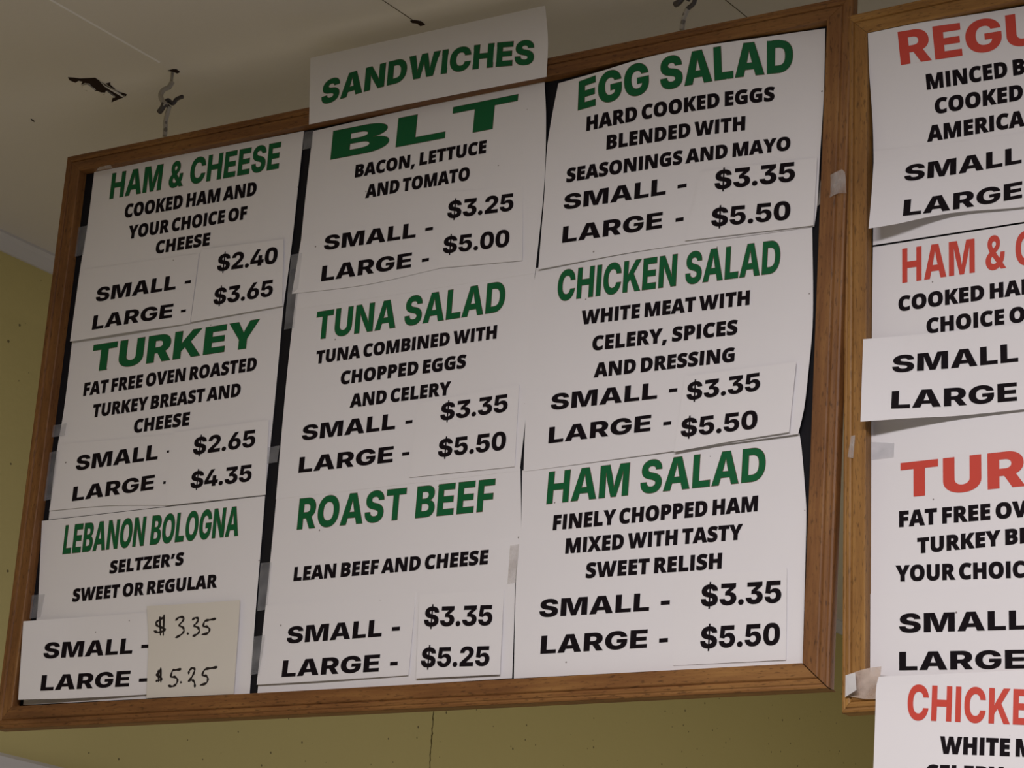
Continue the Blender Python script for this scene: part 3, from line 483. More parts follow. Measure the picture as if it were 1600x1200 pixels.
# ------------------------------------------------------------------ papers: edge points (u, v, n) in mm on the board plane
SHEETS = [
 dict(name='menu_sheet', b=1, label='white header sheet reading SANDWICHES, stuck over the top rail of the left board', cat='menu sign', group=None, mat='paper', tp=1,
  T=[[-140.7, 355.9, 12], [2.2, 356.7, 12], [137.3, 357.1, 12]], B=[[-134.0, 283.4, 12], [3.2, 283.9, 12], [144.7, 283.2, 12]],
  L=[[-140.7, 355.9, 12], [-137.4, 321.2, 12], [-134.0, 283.4, 12]], R=[[137.3, 357.1, 12], [144.3, 320.2, 13.5], [144.7, 283.2, 12]],
  lines=[
   {'part': 'heading', 'f': 'C', 't': 'SANDWICHES', 'p': [[-121.1, 301.2], [-8.8, 308.5], [129.6, 298.2]], 'h': [25.2, 24.4], 'sh': 0, 'fit': 0},]),
 dict(name='menu_sheet', b=1, label='white menu sheet headed HAM & CHEESE in green, top of the left column', cat='menu sheet', group='green headed menu sheets on the left board', mat='paper', tp=1,
  T=[[-426.4, 283.6, 1.9], [-283.7, 283.6, 1.9], [-148.0, 282.8, 1.9]], B=[[-430.3, 98.2, 2.2], [-151.5, 99.8, 2.2]],
  L=[[-426.4, 283.6, 1.9], [-426.6, 225.7, 1.9], [-429.4, 175.1, 1.9], [-430.3, 98.2, 2.2]], R=[[-148.0, 282.8, 1.9], [-149.2, 164.4, 1.9], [-151.5, 99.8, 2.2]],
  lines=[
   {'part': 'heading', 'f': 'A', 't': 'HAM & CHEESE', 'p': [[-399.8, 249.4], [-175.8, 247.4]], 'h': [28.3, 28.2], 'sh': 0, 'fit': 0},
   {'part': 'description', 'f': 'B', 't': 'COOKED HAM AND', 'p': [[-375.7, 224.7], [-201.7, 222.9]], 'h': [14.6, 14.3], 'sh': 0, 'fit': 0},
   {'part': 'description', 'f': 'B', 't': 'YOUR CHOICE OF', 'p': [[-367.1, 200.4], [-210.9, 199.0]], 'h': [14.0, 13.6], 'sh': 0, 'fit': 0},
   {'part': 'description', 'f': 'B', 't': 'CHEESE', 'p': [[-326.7, 178.5], [-255.9, 177.7]], 'h': [13.4, 13.2], 'sh': 0, 'fit': 0},]),
 dict(name='menu_sheet', b=1, label='white menu sheet headed TURKEY in green, middle of the left column', cat='menu sheet', group='green headed menu sheets on the left board', mat='paper', tp=1,
  T=[[-428.7, 99.0, 1.2], [-152.5, 101.6, 1.2]], B=[[-430.5, -91.6, 1.2], [-151.8, -90.3, 1.2]],
  L=[[-428.7, 99.0, 1.2], [-428.0, 24.0, 1.4], [-430.9, -23.2, 1.4], [-430.5, -91.6, 1.2]], R=[[-152.5, 101.6, 1.2], [-151.2, -5.2, 1.4], [-151.8, -90.3, 1.2]],
  lines=[
   {'part': 'heading', 'f': 'C', 't': 'TURKEY', 'p': [[-397.4, 60.7], [-180.5, 61.8]], 'h': [28.7, 28.4], 'sh': 0, 'fit': 0},
   {'part': 'description', 'f': 'B', 't': 'FAT FREE OVEN ROASTED', 'p': [[-403.3, 35.8], [-178.7, 37.6]], 'h': [13.6, 13.3], 'sh': 0, 'fit': 0},
   {'part': 'description', 'f': 'B', 't': 'TURKEY BREAST AND', 'p': [[-387.2, 11.4], [-195.5, 13.0]], 'h': [13.3, 13.2], 'sh': 0, 'fit': 0},
   {'part': 'description', 'f': 'B', 't': 'CHEESE', 'p': [[-328.8, -10.8], [-257.2, -10.0]], 'h': [13.5, 13.3], 'sh': 0, 'fit': 0},]),
 dict(name='menu_sheet', b=1, label='white menu sheet headed LEBANON BOLOGNA in green, bottom of the left column', cat='menu sheet', group='green headed menu sheets on the left board', mat='paper', tp=1,
  T=[[-438.2, -92.7, 2.6], [-151.2, -91.1, 1.8]], B=[[-433.5, -280.2, 1.6], [-146.0, -281.2, 1.6]],
  L=[[-438.2, -92.7, 2.6], [-430.8, -169.6, 2], [-429.3, -194.5, 2], [-433.5, -280.2, 1.6]], R=[[-151.2, -91.1, 1.8], [-150.0, -138.2, 1.8], [-149.2, -181.6, 1.8], [-147.7, -230.6, 1.8], [-146.0, -281.2, 1.6]],
  lines=[
   {'part': 'heading', 'f': 'A', 't': 'LEBANON BOLOGNA', 'p': [[-404.4, -129.5], [-179.5, -127.7]], 'h': [29.4, 28.9], 'sh': 0, 'fit': 0},
   {'part': 'description', 'f': 'B', 't': "SELTZER'S", 'p': [[-338.4, -153.9], [-244.6, -151.7]], 'h': [12.5, 12.3], 'sh': 0, 'fit': 0},
   {'part': 'description', 'f': 'B', 't': 'SWEET OR REGULAR', 'p': [[-383.6, -179.3], [-199.4, -176.9]], 'h': [12.7, 12.7], 'sh': 0, 'fit': 0},]),
 dict(name='menu_sheet', b=1, label='white menu sheet headed BLT in wide green letters, below the SANDWICHES header', cat='menu sheet', group='green headed menu sheets on the left board', mat='paper', tp=1,
  T=[[-136.7, 280.7, 1.6], [-4.2, 283.6, 1.6], [136.3, 283.6, 2.5]], B=[[-137.9, 94.3, 1.6], [140.5, 93.7, 1.6]],
  L=[[-136.7, 280.7, 1.6], [-138.1, 196.3, 1.6], [-137.9, 94.3, 1.6]], R=[[136.3, 283.6, 2.5], [142.0, 245.0, 4], [144.5, 178.2, 3], [140.5, 93.7, 1.6]],
  lines=[
   {'part': 'heading', 'f': 'C', 't': 'BLT', 'p': [[-110.8, 246.2], [107.7, 245.1]], 'h': [30.0, 30.8], 'sh': 0, 'fit': 0},
   {'part': 'description', 'f': 'B', 't': 'BACON, LETTUCE', 'p': [[-78.2, 222.0], [76.0, 222.0]], 'h': [12.9, 12.5], 'sh': 0, 'fit': 0},
   {'part': 'description', 'f': 'B', 't': 'AND TOMATO', 'p': [[-62.9, 198.4], [59.0, 197.6]], 'h': [13.2, 12.9], 'sh': 0, 'fit': 0},
   {'part': 'pen_mark', 's': [[[118.0, 159.4], [118.7, 155.4], [118.5, 151.8]]], 'w': 0.8},]),
 dict(name='menu_sheet', b=1, label='white menu sheet headed TUNA SALAD in green, centre of the left board', cat='menu sheet', group='green headed menu sheets on the left board', mat='paper', tp=1,
  T=[[-138.3, 96.4, 1.4], [140.2, 95.6, 1.4]], B=[[-137.8, -95.3, 1.4], [139.0, -93.0, 1.4]],
  L=[[-138.3, 96.4, 1.4], [-139.2, 25.6, 1.4], [-137.8, -95.3, 1.4]], R=[[140.2, 95.6, 1.4], [140.1, 45.2, 1.4], [141.5, -30.7, 1.4], [139.0, -93.0, 1.4]],
  lines=[
   {'part': 'heading', 'f': 'A', 't': 'TUNA SALAD', 'p': [[-109.2, 60.2], [109.1, 61.5]], 'h': [28.0, 29.3], 'sh': 0, 'fit': 0},
   {'part': 'description', 'f': 'B', 't': 'TUNA COMBINED WITH', 'p': [[-104.9, 35.6], [102.7, 35.9]], 'h': [12.5, 12.5], 'sh': 0, 'fit': 0},
   {'part': 'description', 'f': 'B', 't': 'CHOPPED EGGS', 'p': [[-72.7, 11.2], [70.8, 11.4]], 'h': [12.7, 12.7], 'sh': 0, 'fit': 0},
   {'part': 'description', 'f': 'B', 't': 'AND CELERY', 'p': [[-58.9, -13.0], [55.8, -12.7]], 'h': [12.8, 12.5], 'sh': 0, 'fit': 0},
   {'part': 'size_lettering', 'f': 'C', 't': 'SMALL', 'p': [[-113.4, -40.1], [-3.8, -39.7]], 'h': [15.0, 15.5], 'sh': 0, 'fit': 0},
   {'part': 'size_lettering', 'f': 'C', 't': 'LARGE', 'p': [[-113.5, -71.8], [-3.3, -71.5]], 'h': [15.3, 15.5], 'sh': 0, 'fit': 0},
   {'part': 'size_lettering', 'q': [7.7, -35.9, 15.7, -32.8]},
   {'part': 'size_lettering', 'q': [6.9, -66.4, 15.1, -63.3]},]),
 dict(name='menu_sheet', b=1, label='white menu sheet headed ROAST BEEF in green, bottom of the middle column', cat='menu sheet', group='green headed menu sheets on the left board', mat='paper', tp=1,
  T=[[-137.5, -92.8, 1.2], [139.4, -90.7, 1.2]], B=[[-137.0, -282.7, 1.2], [146.4, -280.3, 1.2]],
  L=[[-137.5, -92.8, 1.2], [-137.3, -169.9, 1.2], [-137.6, -198.1, 1.2], [-137.0, -282.7, 1.2]], R=[[139.4, -90.7, 1.2], [145.3, -149.4, 1.8], [143.9, -164.2, 3], [143.9, -196.5, 3], [144.6, -235.7, 1.2], [146.4, -280.3, 1.2]],
  lines=[
   {'part': 'heading', 'f': 'A', 't': 'ROAST BEEF', 'p': [[-108.7, -127.3], [113.4, -127.3]], 'h': [29.9, 29.4], 'sh': 0, 'fit': 0},
   {'part': 'description', 'f': 'B', 't': 'LEAN BEEF AND CHEESE', 'p': [[-106.7, -176.8], [112.7, -176.5]], 'h': [13.0, 12.8], 'sh': 0, 'fit': 0},]),
 dict(name='menu_sheet', b=1, label='white menu sheet headed EGG SALAD in green, top of the right column', cat='menu sheet', group='green headed menu sheets on the left board', mat='paper', tp=4,
  T=[[151.8, 279.4, 2], [181.3, 278.8, 7], [204.3, 278.6, 10.5], [225.8, 279.9, 12.2], [246.3, 281.6, 12.6], [271.2, 282.5, 12.8], [296.5, 282.6, 12.8], [320.7, 281.9, 12.6], [338.6, 281.2, 12], [353.8, 281.1, 10.3], [374.5, 281.6, 7], [400.9, 282.2, 3], [428.0, 281.2, 1.5]], B=[[145.4, 95.9, 4], [252.1, 99.2, 2.5], [424.9, 96.9, 2]],
  L=[[151.8, 279.4, 2], [147.3, 245.3, 2.5], [144.8, 213.6, 3], [145.6, 164.2, 3], [145.2, 134.2, 3], [145.4, 95.9, 4]], R=[[428.0, 281.2, 1.5], [429.3, 216.9, 2], [428.4, 160.0, 3], [427.7, 116.0, 3], [424.9, 96.9, 2]],
  lines=[
   {'part': 'heading', 'f': 'C', 't': 'EGG SALAD', 'p': [[177.4, 246.6], [267.0, 249.4], [397.9, 245.4]], 'h': [27.9, 30.9], 'sh': 0, 'fit': 0},
   {'part': 'description', 'f': 'B', 't': 'HARD COOKED EGGS', 'p': [[188.0, 224.5], [268.0, 225.3], [381.2, 220.8]], 'h': [13.5, 12.9], 'sh': 0, 'fit': 0},
   {'part': 'description', 'f': 'B', 't': 'BLENDED WITH', 'p': [[210.7, 202.7], [283.3, 201.1], [353.2, 197.7]], 'h': [13.3, 12.9], 'sh': 0, 'fit': 0},
   {'part': 'description', 'f': 'B', 't': 'SEASONINGS AND MAYO', 'p': [[169.1, 177.5], [293.1, 175.9], [398.9, 171.3]], 'h': [13.2, 12.5], 'sh': 0, 'fit': 0},
   {'part': 'size_lettering', 'f': 'C', 't': 'SMALL', 'p': [[167.6, 150.8], [275.3, 149.4]], 'h': [14.8, 15.7], 'sh': 0, 'fit': 0},
   {'part': 'size_lettering', 'f': 'C', 't': 'LARGE', 'p': [[168.8, 118.4], [273.6, 117.7]], 'h': [15.9, 15.5], 'sh': 0, 'fit': 0},
   {'part': 'size_lettering', 'q': [287.3, 153.0, 296.6, 156.5]},
   {'part': 'size_lettering', 'q': [287.2, 121.3, 295.4, 124.8]},]),
 dict(name='menu_sheet', b=1, label='white menu sheet headed CHICKEN SALAD in green, middle of the right column', cat='menu sheet', group='green headed menu sheets on the left board', mat='paper', tp=1,
  T=[[141.2, 98.7, 1.2], [251.2, 101.0, 1.2], [422.5, 99.9, 1.2]], B=[[143.2, -94.0, 1.4], [418.6, -87.3, 4]],
  L=[[141.2, 98.7, 1.2], [137.9, 55.3, 1.4], [139.9, -11.9, 1.4], [143.2, -94.0, 1.4]], R=[[422.5, 99.9, 1.2], [427.1, 12.5, 2], [425.5, -38.8, 4], [423.6, -66.9, 5], [418.6, -87.3, 4]],
  lines=[
   {'part': 'heading', 'f': 'A', 't': 'CHICKEN SALAD', 'p': [[166.5, 63.3], [255.5, 62.1], [393.0, 59.8]], 'h': [29.1, 30.1], 'sh': 0, 'fit': 0},
   {'part': 'description', 'f': 'B', 't': 'WHITE MEAT WITH', 'p': [[194.4, 37.7], [365.0, 34.4]], 'h': [12.8, 12.9], 'sh': 0, 'fit': 0},
   {'part': 'description', 'f': 'B', 't': 'CELERY, SPICES', 'p': [[207.9, 11.6], [354.5, 8.8]], 'h': [13.1, 13.0], 'sh': 0, 'fit': 0},
   {'part': 'description', 'f': 'B', 't': 'AND DRESSING', 'p': [[211.6, -13.9], [353.3, -15.8]], 'h': [13.0, 12.6], 'sh': 0, 'fit': 0},
   {'part': 'size_lettering', 'f': 'C', 't': 'SMALL', 'p': [[167.8, -39.7], [278.5, -41.0]], 'h': [15.1, 14.9], 'sh': 0, 'fit': 0},
   {'part': 'size_lettering', 'f': 'C', 't': 'LARGE', 'p': [[167.9, -70.5], [274.0, -69.9]], 'h': [15.0, 14.8], 'sh': 0, 'fit': 0},
   {'part': 'size_lettering', 'q': [290.1, -36.9, 298.6, -33.6]},
   {'part': 'size_lettering', 'q': [286.6, -66.4, 294.7, -63.2]},]),
 dict(name='menu_sheet', b=1, label='white menu sheet headed HAM SALAD in green, bottom of the right column', cat='menu sheet', group='green headed menu sheets on the left board', mat='paper', tp=1,
  T=[[141.5, -92.6, 1.0], [418.1, -85.8, 1.0]], B=[[149.6, -281.1, 3], [429.7, -281.5, 1.5]],
  L=[[141.5, -92.6, 1.0], [145.5, -146.1, 2.5], [143.6, -160.7, 3], [145.7, -218.5, 3], [149.6, -281.1, 3]], R=[[418.1, -85.8, 1.0], [421.0, -99.0, 1.5], [426.8, -143.6, 1.5], [427.8, -154.6, 1.5], [428.4, -181.8, 1.5], [429.7, -281.5, 1.5]],
  lines=[
   {'part': 'heading', 'f': 'A', 't': 'HAM SALAD', 'p': [[170.5, -126.2], [387.6, -124.0]], 'h': [29.2, 29.4], 'sh': 0, 'fit': 0},
   {'part': 'description', 'f': 'B', 't': 'FINELY CHOPPED HAM', 'p': [[179.6, -150.7], [381.9, -150.0]], 'h': [13.2, 13.1], 'sh': 0, 'fit': 0},
   {'part': 'description', 'f': 'B', 't': 'MIXED WITH TASTY', 'p': [[194.4, -172.9], [368.5, -173.3]], 'h': [13.1, 12.9], 'sh': 0, 'fit': 0},
   {'part': 'description', 'f': 'B', 't': 'SWEET RELISH', 'p': [[217.0, -196.3], [350.2, -197.0]], 'h': [13.1, 13.1], 'sh': 0, 'fit': 0},
   {'part': 'size_lettering', 'f': 'C', 't': 'SMALL', 'p': [[171.5, -228.5], [282.2, -229.1]], 'h': [15.9, 15.5], 'sh': 0, 'fit': 0},
   {'part': 'size_lettering', 'f': 'C', 't': 'LARGE', 'p': [[175.3, -260.9], [282.1, -260.9]], 'h': [15.9, 15.8], 'sh': 0, 'fit': 0},
   {'part': 'size_lettering', 'q': [293.3, -224.9, 302.2, -221.3]},
   {'part': 'size_lettering', 'q': [293.7, -257.2, 302.3, -253.6]},]),
 dict(name='size_strip', b=1, label='white strip reading SMALL and LARGE on the left half of the HAM & CHEESE sheet', cat='size strip', group='size strips on the left board', mat='paper', tp=1,
  T=[[-428.7, 174.7, 2.6], [-267.5, 170.3, 2.6]], B=[[-427.8, 96.0, 5], [-348.0, 95.9, 6], [-268.8, 96.5, 3]],
  L=[[-428.7, 174.7, 2.6], [-427.8, 96.0, 5]], R=[[-267.5, 170.3, 2.6], [-268.8, 96.5, 3]],
  lines=[
   {'part': 'size_lettering', 'f': 'C', 't': 'SMALL', 'p': [[-400.0, 135.4], [-293.1, 135.3]], 'h': [15.6, 15.6], 'sh': 0, 'fit': 0},
   {'part': 'size_lettering', 'f': 'C', 't': 'LARGE', 'p': [[-399.0, 104.8], [-292.7, 105.2]], 'h': [15.5, 14.8], 'sh': 0, 'fit': 0},
   {'part': 'size_lettering', 'q': [-281.7, 139.6, -273.8, 142.8]},
   {'part': 'size_lettering', 'q': [-282.3, 109.2, -275.9, 112.0]},]),
 dict(name='size_strip', b=1, label='white strip reading SMALL and LARGE on the left half of the TURKEY sheet', cat='size strip', group='size strips on the left board', mat='paper', tp=1,
  T=[[-424.8, -13.2, 2.2], [-274.4, -17.5, 2.2]], B=[[-430.0, -82.6, 2.4], [-349.7, -84.0, 2.4], [-271.4, -90.0, 2.4]],
  L=[[-424.8, -13.2, 2.2], [-430.0, -82.6, 2.4]], R=[[-274.4, -17.5, 2.2], [-271.4, -90.0, 2.4]],
  lines=[
   {'part': 'size_lettering', 'f': 'C', 't': 'SMALL', 'p': [[-400.8, -43.5], [-292.2, -41.8]], 'h': [15.5, 15.6], 'sh': 0, 'fit': 0},
   {'part': 'size_lettering', 'f': 'C', 't': 'LARGE', 'p': [[-400.3, -75.4], [-292.9, -72.4]], 'h': [15.0, 15.1], 'sh': 0, 'fit': 0},
   {'part': 'size_lettering', 'q': [-281.0, -36.3, -278.1, -33.8]},
   {'part': 'size_lettering', 'q': [-281.1, -68.0, -278.0, -65.3]},]),
 dict(name='size_strip', b=1, label='white strip reading SMALL and LARGE lapping over the left side of the frame', cat='size strip', group='size strips on the left board', mat='paper', tp=1,
  T=[[-436.6, -198.1, 12.5], [-372.2, -196.6, 5], [-271.7, -196.6, 3.4]], B=[[-433.8, -276.5, 9], [-358.5, -277.5, 6], [-263.3, -277.1, 3.4]],
  L=[[-436.6, -198.1, 12.5], [-433.8, -276.5, 9]], R=[[-271.7, -196.6, 3.4], [-263.3, -277.1, 3.4]],
  lines=[
   {'part': 'size_lettering', 'f': 'C', 't': 'SMALL', 'p': [[-407.5, -236.5], [-295.3, -236.3]], 'h': [16.0, 15.4], 'sh': 0, 'fit': 0},
   {'part': 'size_lettering', 'f': 'C', 't': 'LARGE', 'p': [[-406.2, -268.5], [-294.2, -268.4]], 'h': [15.4, 15.4], 'sh': 0, 'fit': 0},
   {'part': 'size_lettering', 'q': [-284.5, -231.8, -275.2, -228.3]},
   {'part': 'size_lettering', 'q': [-282.6, -264.6, -271.5, -261.2]},]),
 dict(name='size_strip', b=1, label='white strip reading SMALL and LARGE on the left half of the BLT sheet', cat='size strip', group='size strips on the left board', mat='paper', tp=1,
  T=[[-137.1, 171.9, 2.2], [35.0, 167.3, 2.2]], B=[[-142.4, 111.0, 2.4], [-53.7, 108.3, 2.6], [30.8, 112.9, 2.4]],
  L=[[-137.1, 171.9, 2.2], [-142.4, 111.0, 2.4]], R=[[35.0, 167.3, 2.2], [30.8, 112.9, 2.4]],
  lines=[
   {'part': 'size_lettering', 'f': 'C', 't': 'SMALL', 'p': [[-108.2, 150.8], [1.7, 148.4]], 'h': [15.1, 15.1], 'sh': 0, 'fit': 0},
   {'part': 'size_lettering', 'f': 'C', 't': 'LARGE', 'p': [[-107.6, 118.8], [-0.6, 118.6]], 'h': [15.8, 15.0], 'sh': 0, 'fit': 0},
   {'part': 'size_lettering', 'q': [12.3, 153.1, 21.3, 156.3]},
   {'part': 'size_lettering', 'q': [11.5, 122.1, 19.7, 125.4]},]),
 dict(name='size_strip', b=1, label='white strip reading SMALL and LARGE on the left half of the ROAST BEEF sheet', cat='size strip', group='size strips on the left board', mat='paper', tp=1,
  T=[[-136.6, -198.5, 2.4], [36.3, -196.3, 2.4]], B=[[-137.1, -273.8, 3.4], [-62.8, -273.7, 3.8], [35.6, -272.8, 2.6]],
  L=[[-136.6, -198.5, 2.4], [-137.1, -273.8, 3.4]], R=[[36.3, -196.3, 2.4], [35.6, -272.8, 2.6]],
  lines=[
   {'part': 'size_lettering', 'f': 'C', 't': 'SMALL', 'p': [[-106.8, -236.7], [2.2, -235.8]], 'h': [16.0, 15.8], 'sh': 0, 'fit': 0},
   {'part': 'size_lettering', 'f': 'C', 't': 'LARGE', 'p': [[-108.3, -268.0], [2.7, -268.0]], 'h': [15.6, 15.8], 'sh': 0, 'fit': 0},
   {'part': 'size_lettering', 'q': [13.1, -231.4, 22.0, -227.8]},
   {'part': 'size_lettering', 'q': [14.4, -263.3, 22.9, -259.8]},]),
 dict(name='price_slip', b=1, label='small white price slip reading $2.40 and $3.65 on the HAM & CHEESE sheet', cat='price slip', group='price slips on the left board', mat='slip', tp=1,
  T=[[-264.6, 173.6, 3.6], [-158.8, 169.6, 3.6]], B=[[-266.8, 97.1, 4.5], [-151.9, 99.4, 3.6]],
  L=[[-264.6, 173.6, 3.6], [-266.8, 97.1, 4.5]], R=[[-158.8, 169.6, 3.6], [-151.9, 99.4, 3.6]],
  lines=[
   {'part': 'price_lettering', 'f': 'C', 't': '$2.40', 'p': [[-240.5, 146.6], [-164.0, 145.1]], 'h': [18.0, 17.3], 'sh': 0, 'fit': 0},
   {'part': 'price_lettering', 'f': 'C', 't': '$3.65', 'p': [[-240.2, 111.2], [-165.5, 111.3]], 'h': [17.4, 17.2], 'sh': 0, 'fit': 0},]),
 dict(name='price_slip', b=1, label='small white price slip reading $2.65 and $4.35 on the TURKEY sheet', cat='price slip', group='price slips on the left board', mat='slip', tp=1,
  T=[[-274.7, -16.3, 3.0], [-154.9, -15.6, 3.0]], B=[[-274.1, -90.5, 3.0], [-149.6, -90.3, 3.0]],
  L=[[-274.7, -16.3, 3.0], [-274.1, -90.5, 3.0]], R=[[-154.9, -15.6, 3.0], [-149.6, -90.3, 3.0]],
  lines=[
   {'part': 'price_lettering', 'f': 'C', 't': '$2.65', 'p': [[-246.6, -42.1], [-168.9, -40.9]], 'h': [17.7, 17.2], 'sh': 0, 'fit': 0},
   {'part': 'price_lettering', 'f': 'C', 't': '$4.35', 'p': [[-245.2, -76.2], [-169.0, -75.3]], 'h': [17.1, 16.9], 'sh': 0, 'fit': 0},]),
 dict(name='price_note', b=1, label='torn beige note with handwritten prices $3.35 and $5.25 on the LEBANON BOLOGNA sheet', cat='price note', group=None, mat='note', tp=1,
  T=[[-281.2, -190.9, 6], [-224.7, -191.8, 5.5], [-166.2, -192.0, 5]], B=[[-268.7, -281.3, 6], [-162.4, -281.7, 5]],
  L=[[-281.2, -190.9, 6], [-274.3, -224.6, 6], [-268.7, -281.3, 6]], R=[[-166.2, -192.0, 5], [-164.3, -221.3, 5.5], [-162.4, -281.7, 5]],
  lines=[
   {'part': 'handwriting#1', 's': [[[-259.2, -203.8], [-264.1, -206.1], [-267.2, -208.4], [-264.7, -211.3], [-259.5, -213.2], [-254.7, -215.4], [-257.7, -217.2], [-263.2, -217.7], [-268.0, -216.3]], [[-262.9, -203.0], [-259.8, -220.4]], [[-258.0, -201.4], [-256.1, -220.9]], [[-242.4, -206.8], [-237.8, -204.3], [-232.7, -205.4], [-234.0, -208.7], [-237.4, -212.3], [-232.5, -214.7], [-230.7, -218.1], [-233.9, -221.6], [-239.9, -224.0]], [[-226.1, -221.0], [-224.8, -221.4]], [[-221.7, -207.6], [-217.8, -206.1], [-214.4, -207.7], [-216.2, -211.3], [-218.8, -213.8], [-213.6, -216.0], [-211.7, -219.5], [-214.2, -222.4], [-218.8, -223.7]], [[-193.5, -208.6], [-200.6, -209.2], [-206.2, -210.2], [-207.2, -214.9], [-202.8, -215.6], [-199.3, -218.5], [-200.8, -221.9], [-207.5, -222.8]]], 'w': 2.8},
   {'part': 'handwriting#2', 's': [[[-254.4, -254.8], [-257.7, -257.7], [-258.8, -260.0], [-253.8, -261.8], [-252.3, -264.0], [-258.5, -265.1]], [[-257.5, -255.3], [-255.6, -265.6]], [[-254.8, -253.2], [-252.7, -266.3]], [[-229.6, -255.1], [-236.6, -255.6], [-239.7, -256.1], [-240.7, -261.8], [-235.9, -262.3], [-232.3, -265.4], [-233.5, -269.3], [-238.0, -271.3], [-242.7, -270.3]], [[-228.2, -267.7], [-227.2, -268.0]], [[-219.3, -259.7], [-218.6, -256.5], [-214.9, -254.7], [-212.3, -256.5], [-213.5, -260.7], [-215.9, -264.6], [-218.8, -266.7], [-214.7, -266.2], [-211.5, -268.1], [-209.9, -272.8]], [[-185.6, -255.3], [-193.5, -256.0], [-199.9, -256.9], [-202.2, -262.0], [-197.6, -263.0], [-195.1, -266.1], [-196.7, -270.0], [-203.3, -271.5]]], 'w': 2.8},]),
 dict(name='price_slip', b=1, label='small white price slip reading $3.25 and $5.00 on the BLT sheet', cat='price slip', group='price slips on the left board', mat='slip', tp=1,
  T=[[33.5, 189.2, 3.0], [121.0, 181.3, 3.0]], B=[[31.2, 113.3, 3.0], [126.3, 107.6, 3.0]],
  L=[[33.5, 189.2, 3.0], [31.2, 113.3, 3.0]], R=[[121.0, 181.3, 3.0], [126.3, 107.6, 3.0]],
  lines=[
   {'part': 'price_lettering', 'f': 'C', 't': '$3.25', 'p': [[37.2, 161.5], [112.1, 158.5]], 'h': [17.7, 17.4], 'sh': 0, 'fit': 0},
   {'part': 'price_lettering', 'f': 'C', 't': '$5.00', 'p': [[35.4, 126.9], [110.4, 123.4]], 'h': [16.8, 17.1], 'sh': 0, 'fit': 0},]),
 dict(name='price_slip', b=1, label='small white price slip reading $3.35 and $5.50 on the TUNA SALAD sheet', cat='price slip', group='price slips on the left board', mat='slip', tp=1,
  T=[[20.1, -17.4, 2.4], [132.3, -11.9, 2.4]], B=[[18.4, -88.3, 2.4], [133.8, -88.7, 2.4]],
  L=[[20.1, -17.4, 2.4], [18.4, -88.3, 2.4]], R=[[132.3, -11.9, 2.4], [133.8, -88.7, 2.4]],
  lines=[
   {'part': 'price_lettering', 'f': 'C', 't': '$3.35', 'p': [[47.6, -37.4], [121.7, -36.2]], 'h': [16.8, 16.8], 'sh': 0, 'fit': 0},
   {'part': 'price_lettering', 'f': 'C', 't': '$5.50', 'p': [[48.3, -72.3], [122.8, -71.9]], 'h': [17.1, 17.4], 'sh': 0, 'fit': 0},]),
 dict(name='price_slip', b=1, label='small white price slip reading $3.35 and $5.25 on the ROAST BEEF sheet', cat='price slip', group='price slips on the left board', mat='slip', tp=1,
  T=[[40.6, -199.6, 3.0], [132.5, -201.8, 3.0]], B=[[45.2, -276.4, 3.8], [135.0, -277.0, 3.6]],
  L=[[40.6, -199.6, 3.0], [45.2, -276.4, 3.8]], R=[[132.5, -201.8, 3.0], [135.0, -277.0, 3.6]],
  lines=[
   {'part': 'price_lettering', 'f': 'C', 't': '$3.35', 'p': [[48.7, -229.6], [122.6, -232.7]], 'h': [18.1, 18.4], 'sh': 0, 'fit': 0},
   {'part': 'price_lettering', 'f': 'C', 't': '$5.25', 'p': [[49.1, -266.7], [122.9, -268.9]], 'h': [17.9, 17.8], 'sh': 0, 'fit': 0},]),
 dict(name='price_slip', b=1, label='small white price slip reading $3.35 and $5.50 on the EGG SALAD sheet', cat='price slip', group='price slips on the left board', mat='slip', tp=1,
  T=[[311.4, 164.8, 4.2], [426.7, 159.1, 4.5]], B=[[298.7, 101.7, 4], [425.3, 97.3, 4]],
  L=[[311.4, 164.8, 4.2], [298.7, 101.7, 4]], R=[[426.7, 159.1, 4.5], [425.3, 97.3, 4]],
  lines=[
   {'part': 'price_lettering', 'f': 'C', 't': '$3.35', 'p': [[326.2, 145.0], [405.9, 140.6]], 'h': [18.1, 18.0], 'sh': 0, 'fit': 0},
   {'part': 'price_lettering', 'f': 'C', 't': '$5.50', 'p': [[324.6, 110.6], [402.7, 105.9]], 'h': [17.4, 17.3], 'sh': 0, 'fit': 0},]),
 dict(name='price_slip', b=1, label='creased white price slip reading $3.35 and $5.50 on the CHICKEN SALAD sheet', cat='price slip', group='price slips on the left board', mat='slip', tp=1,
  T=[[306.6, -24.6, 5], [415.1, -24.4, 6]], B=[[299.8, -91.7, 5], [354.3, -88.0, 5.5], [411.4, -85.6, 6.5]],
  L=[[306.6, -24.6, 5], [299.8, -91.7, 5]], R=[[415.1, -24.4, 6], [411.4, -85.6, 6.5]],
  lines=[
   {'part': 'price_lettering', 'f': 'C', 't': '$3.35', 'p': [[309.6, -47.0], [381.6, -45.7]], 'h': [16.2, 16.0], 'sh': 0, 'fit': 0},
   {'part': 'price_lettering', 'f': 'C', 't': '$5.50', 'p': [[305.7, -79.4], [380.6, -79.3]], 'h': [16.5, 16.5], 'sh': 0, 'fit': 0},]),
 dict(name='price_slip', b=1, label='small white price slip reading $3.35 and $5.50 on the HAM SALAD sheet', cat='price slip', group='price slips on the left board', mat='slip', tp=1,
  T=[[305.1, -202.8, 2.6], [412.5, -201.5, 2.6]], B=[[309.0, -277.6, 2.6], [414.9, -278.1, 2.6]],
  L=[[305.1, -202.8, 2.6], [309.0, -277.6, 2.6]], R=[[412.5, -201.5, 2.6], [414.9, -278.1, 2.6]],
  lines=[
